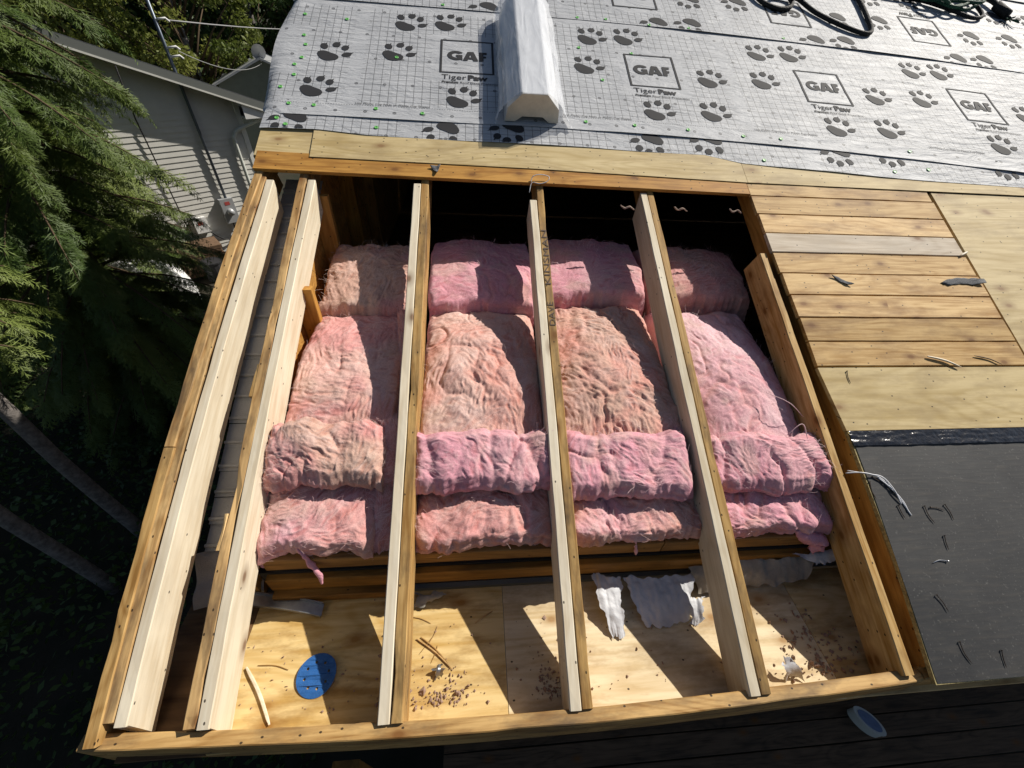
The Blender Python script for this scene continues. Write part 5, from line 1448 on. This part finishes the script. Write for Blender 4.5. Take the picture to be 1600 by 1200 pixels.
sh = empty('small_house', (-7.5, 20.4, 0)); sh.rotation_euler = (0, 0, math.radians(20)); tag(sh, 'small dark green gabled house with a satellite dish, far behind', 'house')
MB().box((-1.6, 0, GZ - 0.3), (2.2, 4.0, -0.45)).build('wall', M['green_siding'], sh)
MB().add([(-1.6, 0, -0.45), (2.2, 0, -0.45), (0.1, 0, 0.35), (-1.6, 4, -0.45), (2.2, 4, -0.45), (0.1, 4, 0.35)], [[(0, 1, 2), (5, 4, 3)], [(0, 3, 4, 1)]]).build('gable', M['green_siding'], sh)
for s0, z0, s1, z1 in ((-1.85, -0.55, 0.1, 0.37), (2.5, -0.58, 0.1, 0.37)):
    r = MB().add([(s0, -0.25, z0), (s1, -0.25, z1), (s1, 4.2, z1), (s0, 4.2, z0), (s0, -0.25, z0 + 0.07), (s1, -0.25, z1 + 0.07), (s1, 4.2, z1 + 0.07), (s0, 4.2, z0 + 0.07)], [[(0, 1, 2, 3), (7, 6, 5, 4), (0, 4, 5, 1), (1, 5, 6, 2), (2, 6, 7, 3), (3, 7, 4, 0)]]).build('roof_slope', M['grey_metal'], sh)
ds = empty('satellite_dish', (-7.35, 20.35, 0.30)); tag(ds, 'pale satellite dish on the ridge of the small green house', 'satellite dish')
V = [(0, 0, 0)]
for rr_ in (0.12, 0.25):
    V += [(rr_ * math.cos(t), -0.9 * rr_ * rr_, rr_ * 1.15 * math.sin(t)) for t in a]
F4 = [(1 + i, 1 + (i + 1) % 16, 17 + (i + 1) % 16, 17 + i) for i in range(16)]; F3 = [(0, 1 + (i + 1) % 16, 1 + i) for i in range(16)]
o = MB().add(V, [F4, F3]).build('reflector', M['grey_metal'], ds, True); o.location = (0, 0, 0.32); o.rotation_euler = (0.5, 0, 0.5)
MB().tube([(0, 0.03, 0), (0, 0.03, 0.32)], 0.02, 6).build('mount', M['grey_metal'], ds)
MB().tube([(0, 0.02, 0.16), (0.18, -0.3, 0.2)], 0.012, 6).build('feed_arm', M['grey_metal'], ds)

lum = empty('lumber_stack', (-6.35, 10.0, GZ)); lum.rotation_euler = (0, 0, math.radians(39)); tag(lum, 'stack of brown boards against the grey sided house', 'lumber')
for k in range(7):
    MB().box((-0.75 + 0.03 * (k % 3), -0.35, 0.02 + k * 0.10), (0.75 - 0.04 * (k % 2), 0.3, 0.105 + k * 0.10)).build('stacked_board', M['firewood'], lum)
bn_ = empty('black_bin', (-5.7, 9.75, GZ)); tag(bn_, 'low black bin in front of the brown board stack', 'bin')
MB().prism([(0.22 * math.cos(t), 0.22 * math.sin(t)) for t in np.linspace(0, 2 * np.pi, 14, endpoint=False)], 0, 0.42).build('bin_body', M['bin_black'], bn_)
MB().prism([(0.24 * math.cos(t), 0.24 * math.sin(t)) for t in np.linspace(0, 2 * np.pi, 14, endpoint=False)], 0.421, 0.46).build('bin_lid', M['bin_black'], bn_)
nx = 24
U, W = np.meshgrid(np.linspace(-1, 1, nx), np.linspace(-1, 1, nx), indexing='ij')
P = np.stack([U.ravel() * 0.8, W.ravel() * 0.55, 0.95 * (1 - np.maximum(np.abs(U), np.abs(W)).ravel() ** 3.5)], 1)
P[:, 2] += 0.07 * fbm(P * 4, 12, 3)
o = link('tarp_pile', mesh_np('tarp_pile', P, [grid_faces(nx, nx)]), M['white_paint'], None, True); o.location = (-6.5, 8.6, GZ); o.rotation_euler = (0, 0, 0.6)
tag(o, 'white tarp draped over a pile, glimpsed through the conifer branches', 'tarp')

# ------------------------------------------------------------------ trees
def spray_template(seed):
    """flat conifer spray along +x, unit length: rhombic twiglets"""
    rs = np.random.RandomState(seed)
    Q = []
    def rh(p, d, L, w):
        d = d / np.linalg.norm(d); n_ = np.array([-d[1], d[0], 0]) ; n_ = n_ / (np.linalg.norm(n_) + 1e-9) * w
        a_, b_ = p, p + d * L
        m_ = p + d * L * 0.45
        Q.append([a_, m_ + n_, b_, m_ - n_])
    for t in np.linspace(0, 0.85, 5): rh(np.array([t, 0, -0.18 * t * t]), np.array([1, 0, -0.36 * t]), 0.24, 0.018)
    k = 0
    for t in np.linspace(0.05, 0.94, 16):
        for sg in (1, -1):
            L = (0.40 * (1 - t) + 0.12) * rs.uniform(0.8, 1.15)
            an = math.radians(rs.uniform(28, 72)) * sg
            p = np.array([t + rs.uniform(-.03, .03), rs.uniform(-.02, .02), -0.18 * t * t + rs.uniform(-.03, .03)])
            d = np.array([math.cos(an), math.sin(an), -0.25 - 0.3 * t + rs.uniform(-0.4, 0.4)])
            rh(p, d, L, 0.014)
            if L > 0.22:
                for s2 in (rs.uniform(0.4, 0.65),):
                    for sg2 in (1, -1):
                        an2 = an + math.radians(45) * sg2
                        rh(p + d / np.linalg.norm(d) * L * s2, np.array([math.cos(an2), math.sin(an2), -0.35]), L * 0.42 * (1.1 - s2 * 0.5), 0.012)
    return np.array(Q)            # (k,4,3)

SPR = [spray_template(i) for i in (1, 2, 3)]

def conifer(label, base, H, z_low, rfun, nb_, seed, mat, spray=(0.4, 0.62), per=15, trunk_r=0.13, lean_=(0, 0), group=None, azlim=None, name='conifer_tree', wid=1.0):
    rs = np.random.RandomState(seed)
    t = empty(name, base); tag(t, label, 'tree', group)
    zz = np.linspace(0, H, 16)
    tp = np.stack([lean_[0] * zz + 0.03 * n1(zz * 0.5 + seed, seed), lean_[1] * zz + 0.03 * n1(zz * 0.5 + seed + 7, seed), zz - 0.2], 1)
    V, F = sweep(tp, trunk_r * (1 - zz / H) ** 0.8 + 0.015, 12)
    V = V + 0.05 * trunk_r * np.stack([vnoise(V * 9, seed), vnoise(V * 9 + 4, seed + 1), V[:, 0] * 0], 1)
    link('trunk', mesh_np('trunk', V, F), M['bark'], t, True)
    lm = MB(); LV = []
    for b in range(nb_):
        f = (b + rs.rand()) / nb_
        z = z_low + (H - 0.3 - z_low) * f ** 1.15
        az = b * 2.39996 + rs.uniform(-0.4, 0.4)
        if azlim is not None and not azlim(az, z): continue
        L = rfun(z) * rs.uniform(0.65, 1.12)
        if L < 0.15: continue
        up0 = rs.uniform(-0.05, 0.30)
        s = np.linspace(0, 1, 7)
        rad_ = L * s
        hz = z + L * (up0 * s - (0.35 + 0.25 * rs.rand()) * s ** 2)
        side = 0.12 * L * rs.uniform(-1, 1) * s ** 2
        ca, sa = math.cos(az), math.sin(az)
        cx, cy = np.interp(z, zz - 0.2, tp[:, 0]), np.interp(z, zz - 0.2, tp[:, 1])
        P = np.stack([cx + rad_ * ca - side * sa, cy + rad_ * sa + side * ca, hz], 1)
        lm.tube(P, 0.02 * (1 - s) + 0.004, 5)
        m_ = max(4, int(per * L / 1.5))
        for k in range(m_):
            tt = 0.18 + 0.82 * (k + rs.rand()) / m_
            p = np.array([np.interp(tt, s, P[:, i]) for i in range(3)])
            d = np.array([np.interp(min(1, tt + .05), s, P[:, i]) - np.interp(tt - .05, s, P[:, i]) for i in range(3)]); d /= np.linalg.norm(d)
            sg = 1 if k % 2 else -1
            an = sg * math.radians(rs.uniform(15, 65)) * (1 - 0.7 * (tt > 0.93))
            c_, s_ = math.cos(an), math.sin(an)
            X = np.array([d[0] * c_ - d[1] * s_, d[0] * s_ + d[1] * c_, d[2] - rs.uniform(0.05, 0.45)]); X /= np.linalg.norm(X)
            Zt = np.array([rs.uniform(-0.35, 0.35), rs.uniform(-0.35, 0.35), 1.0]); Y = np.cross(Zt, X); Y /= np.linalg.norm(Y); Zt = np.cross(X, Y)
            S = rs.uniform(*spray) * (0.7 + 0.3 * min(1, L))
            T_ = SPR[rs.randint(3)]
            Rm = np.stack([X, Y * wid, Zt], 1) * S
            LV.append(T_.reshape(-1, 3) @ Rm.T + p)
    lm.build('limbs', M['twig_bark'], t, True)
    LV = np.concatenate(LV)
    F = np.arange(len(LV)).reshape(-1, 4)
    me = mesh_np('crown', LV, [F]); link('crown', me, M[mat], t)
    return t

conifer('large drooping hemlock in front of the grey sided house', (-4.15, 5.0, GZ), 11.5, 0.5, lambda z: 1.80 * (1 - z / 13.0) ** 0.8 * min(1, 0.55 + z * 0.2), 330, 3, 'hem_leaf', per=44, trunk_r=0.17, spray=(0.20, 0.38))
conifer('slim conifer with a bare grey trunk, the farther of the pair beside the rake', (-3.30, 2.56, GZ), 9.0, 3.0, lambda z: 1.2 * (1 - z / 10.0) * min(1, 0.5 + max(0, z - 2.7) * 0.5), 80, 5, 'fir_leaf', per=30, trunk_r=0.058, spray=(0.22, 0.38))
conifer('slim conifer with a bare grey trunk, the nearer of the pair beside the rake', (-3.35, 1.95, GZ), 8.5, 3.4, lambda z: 1.0 * (1 - z / 9.5) * min(1, 0.5 + max(0, z - 3.0) * 0.5), 60, 6, 'fir_leaf', per=30, trunk_r=0.052, spray=(0.22, 0.36))
conifer('dark conifer standing between the hemlock and the grey house', (-6.7, 7.9, GZ), 12, 0.3, lambda z: 1.7 * (1 - z / 14.0), 130, 12, 'hem_leaf', per=24, trunk_r=0.16, spray=(0.3, 0.5))
conifer('tall dark conifer behind the hemlock at the left edge', (-7.6, 6.4, GZ), 13, 0.4, lambda z: 2.3 * (1 - z / 14.5), 120, 8, 'hem_leaf', per=14, trunk_r=0.2, spray=(0.5, 0.8))
conifer('dark conifer standing left of the white tarp', (-8.4, 9.6, GZ), 12, 0.4, lambda z: 2.2 * (1 - z / 13.5), 100, 9, 'hem_leaf', per=13, trunk_r=0.2, spray=(0.5, 0.8))

def broadleaf(label, base, H, R, seed, mat, nclump=90, nleaf=170, leaf=0.16, group=None, zlow=0.25, name='broadleaf_tree'):
    rs = np.random.RandomState(seed)
    t = empty(name, base); tag(t, label, 'tree', group)
    zz = np.linspace(0, H * 0.8, 10)
    tp = np.stack([0.25 * n1(zz * 0.2 + seed, seed, 2), 0.25 * n1(zz * 0.2 + 9 + seed, seed, 2), zz - 0.3], 1)
    V, F = sweep(tp, 0.18 * (1 - zz / H) + 0.03, 9); link('trunk', mesh_np('trunk', V, F), M['bark'], t, True)
    lm = MB(); LV = []
    for c in range(nclump):
        f = rs.rand()
        z = H * (zlow + (1 - zlow) * f)
        prof = math.sin(math.pi * min(1, 0.12 + 0.86 * f)) ** 0.6
        az = rs.uniform(0, 2 * math.pi); r = R * prof * math.sqrt(rs.uniform(0.12, 1.0)) * rs.uniform(0.8, 1.12)
        p = np.array([r * math.cos(az), r * math.sin(az), z])
        z0 = max(0.5, z - r * 0.7 - 0.5); z0 = min(z0, H * 0.78)
        q_ = np.array([np.interp(z0, zz, tp[:, 0]), np.interp(z0, zz, tp[:, 1]), z0 - 0.3])
        lm.tube([q_, (q_ + p) / 2 + (0, 0, 0.15), p], np.array([0.05, 0.03, 0.008]), 5)
        cr_ = rs.uniform(0.35, 0.75) * R * 0.32
        n_ = int(nleaf * rs.uniform(0.6, 1.3))
        dp = rs.normal(0, 1, (n_, 3)); dp /= np.linalg.norm(dp, axis=1)[:, None]; dp *= (rs.rand(n_, 1) ** 0.45) * cr_ * np.array([1, 1, 0.75])
        ctr = p + dp
        X = rs.normal(0, 1, (n_, 3)); X[:, 2] -= 0.4; X /= np.linalg.norm(X, axis=1)[:, None]
        Y = np.cross(X, rs.normal(0, 1, (n_, 3))); Y /= np.linalg.norm(Y, axis=1)[:, None]
        L = leaf * rs.uniform(0.6, 1.3, (n_, 1))
        LV.append(np.stack([ctr - X * L * 0.5, ctr + Y * L * 0.3, ctr + X * L * 0.5, ctr - Y * L * 0.3], 1).reshape(-1, 3))
    lm.build('limbs', M['twig_bark'], t, True)
    LV = np.concatenate(LV)
    link('crown', mesh_np('crown', LV, [np.arange(len(LV)).reshape(-1, 4)]), M[mat], t)
    return t

G = 'trees behind the neighbouring houses'
broadleaf('olive green broadleaf tree right behind the grey house roof', (-10.6, 21.5, GZ), 9.0, 2.9, 21, 'broad_leaf', group=G)
broadleaf('yellowish green tree left of the service mast', (-14.8, 20.5, GZ), 9.5, 3.2, 22, 'broad_leaf', group=G)
broadleaf('dark tall tree directly above the satellite dish', (-10.8, 29.0, GZ), 12.5, 3.8, 23, 'dark_leaf', leaf=0.22, group=G)
broadleaf('dark round tree beside the edge of the underlayment', (-6.6, 28.0, GZ), 11.0, 3.4, 24, 'dark_leaf', leaf=0.22, group=G)
broadleaf('dark tree farthest back between the two tall ones', (-14.5, 34.0, GZ), 14.0, 4.6, 25, 'dark_leaf', leaf=0.26, group=G, nclump=110)
broadleaf('dark tree behind the hemlock at the top left', (-21.0, 24.0, GZ), 13.0, 4.4, 26, 'dark_leaf', leaf=0.26, group=G, nclump=100)
broadleaf('dark tree farthest left behind the conifers', (-22.5, 15.5, GZ), 12.0, 4.2, 27, 'dark_leaf', leaf=0.26, group=G, nclump=100)
# far wood that reads as one mass
rs = np.random.RandomState(50); LV = []
for i in range(150):
    az = math.radians(rs.uniform(-75, 5)); d = rs.uniform(42, 60)
    c = np.array([math.sin(az) * d, math.cos(az) * d, 0]); h = rs.uniform(9, 15)
    n_ = 420
    zf = rs.rand(n_) ** 0.8
    rr_ = 2.6 * (1 - zf) ** 0.7 * np.sqrt(rs.rand(n_)); aa = rs.uniform(0, 6.28, n_)
    ctr = c + np.stack([rr_ * np.cos(aa), rr_ * np.sin(aa), GZ + zf * h], 1)
    X = rs.normal(0, 1, (n_, 3)); X /= np.linalg.norm(X, axis=1)[:, None]
    Y = np.cross(X, rs.normal(0, 1, (n_, 3))); Y /= np.linalg.norm(Y, axis=1)[:, None]
    L = 0.75 * rs.uniform(0.6, 1.3, (n_, 1))
    LV.append(np.stack([ctr - X * L * 0.5, ctr + Y * L * 0.35, ctr + X * L * 0.5, ctr - Y * L * 0.35], 1).reshape(-1, 3))
LV = np.concatenate(LV)
o = link('far_wood', mesh_np('far_wood', LV, [np.arange(len(LV)).reshape(-1, 4)]), M['dark_leaf']); tag(o, 'dark far off wood closing the view behind the houses', 'wood', kind='stuff')
# undergrowth in the shade below the rake
LV = []
n_ = 70000
px_ = rs.uniform(-13, -0.6, n_); py_ = rs.uniform(-4, 15, n_)
keep = ~((px_ > -6.9) & (py_ > 8.2) & (py_ < 16)) 
px_, py_ = px_[keep], py_[keep]; n_ = len(px_)
hh = np.clip(0.25 + 0.45 * fbm(np.stack([px_ * 0.9, py_ * 0.9, px_ * 0], 1), 61, 3), 0, 1.0)
ctr = np.stack([px_, py_, GZ + hh * rs.rand(n_) ** 0.6], 1)
X = rs.normal(0, 1, (n_, 3)); X[:, 2] *= 0.5; X /= np.linalg.norm(X, axis=1)[:, None]
Y = np.cross(X, rs.normal(0, 1, (n_, 3))); Y /= np.linalg.norm(Y, axis=1)[:, None]
L = 0.075 * rs.uniform(0.5, 1.5, (n_, 1))
LV = np.stack([ctr - X * L * 0.5, ctr + Y * L * 0.28, ctr + X * L * 0.5, ctr - Y * L * 0.28], 1).reshape(-1, 3)
o = link('undergrowth', mesh_np('undergrowth', LV, [np.arange(len(LV)).reshape(-1, 4)]), M['dark_leaf']); tag(o, 'dark leafy undergrowth on the shaded ground below the rake', 'undergrowth', kind='stuff')
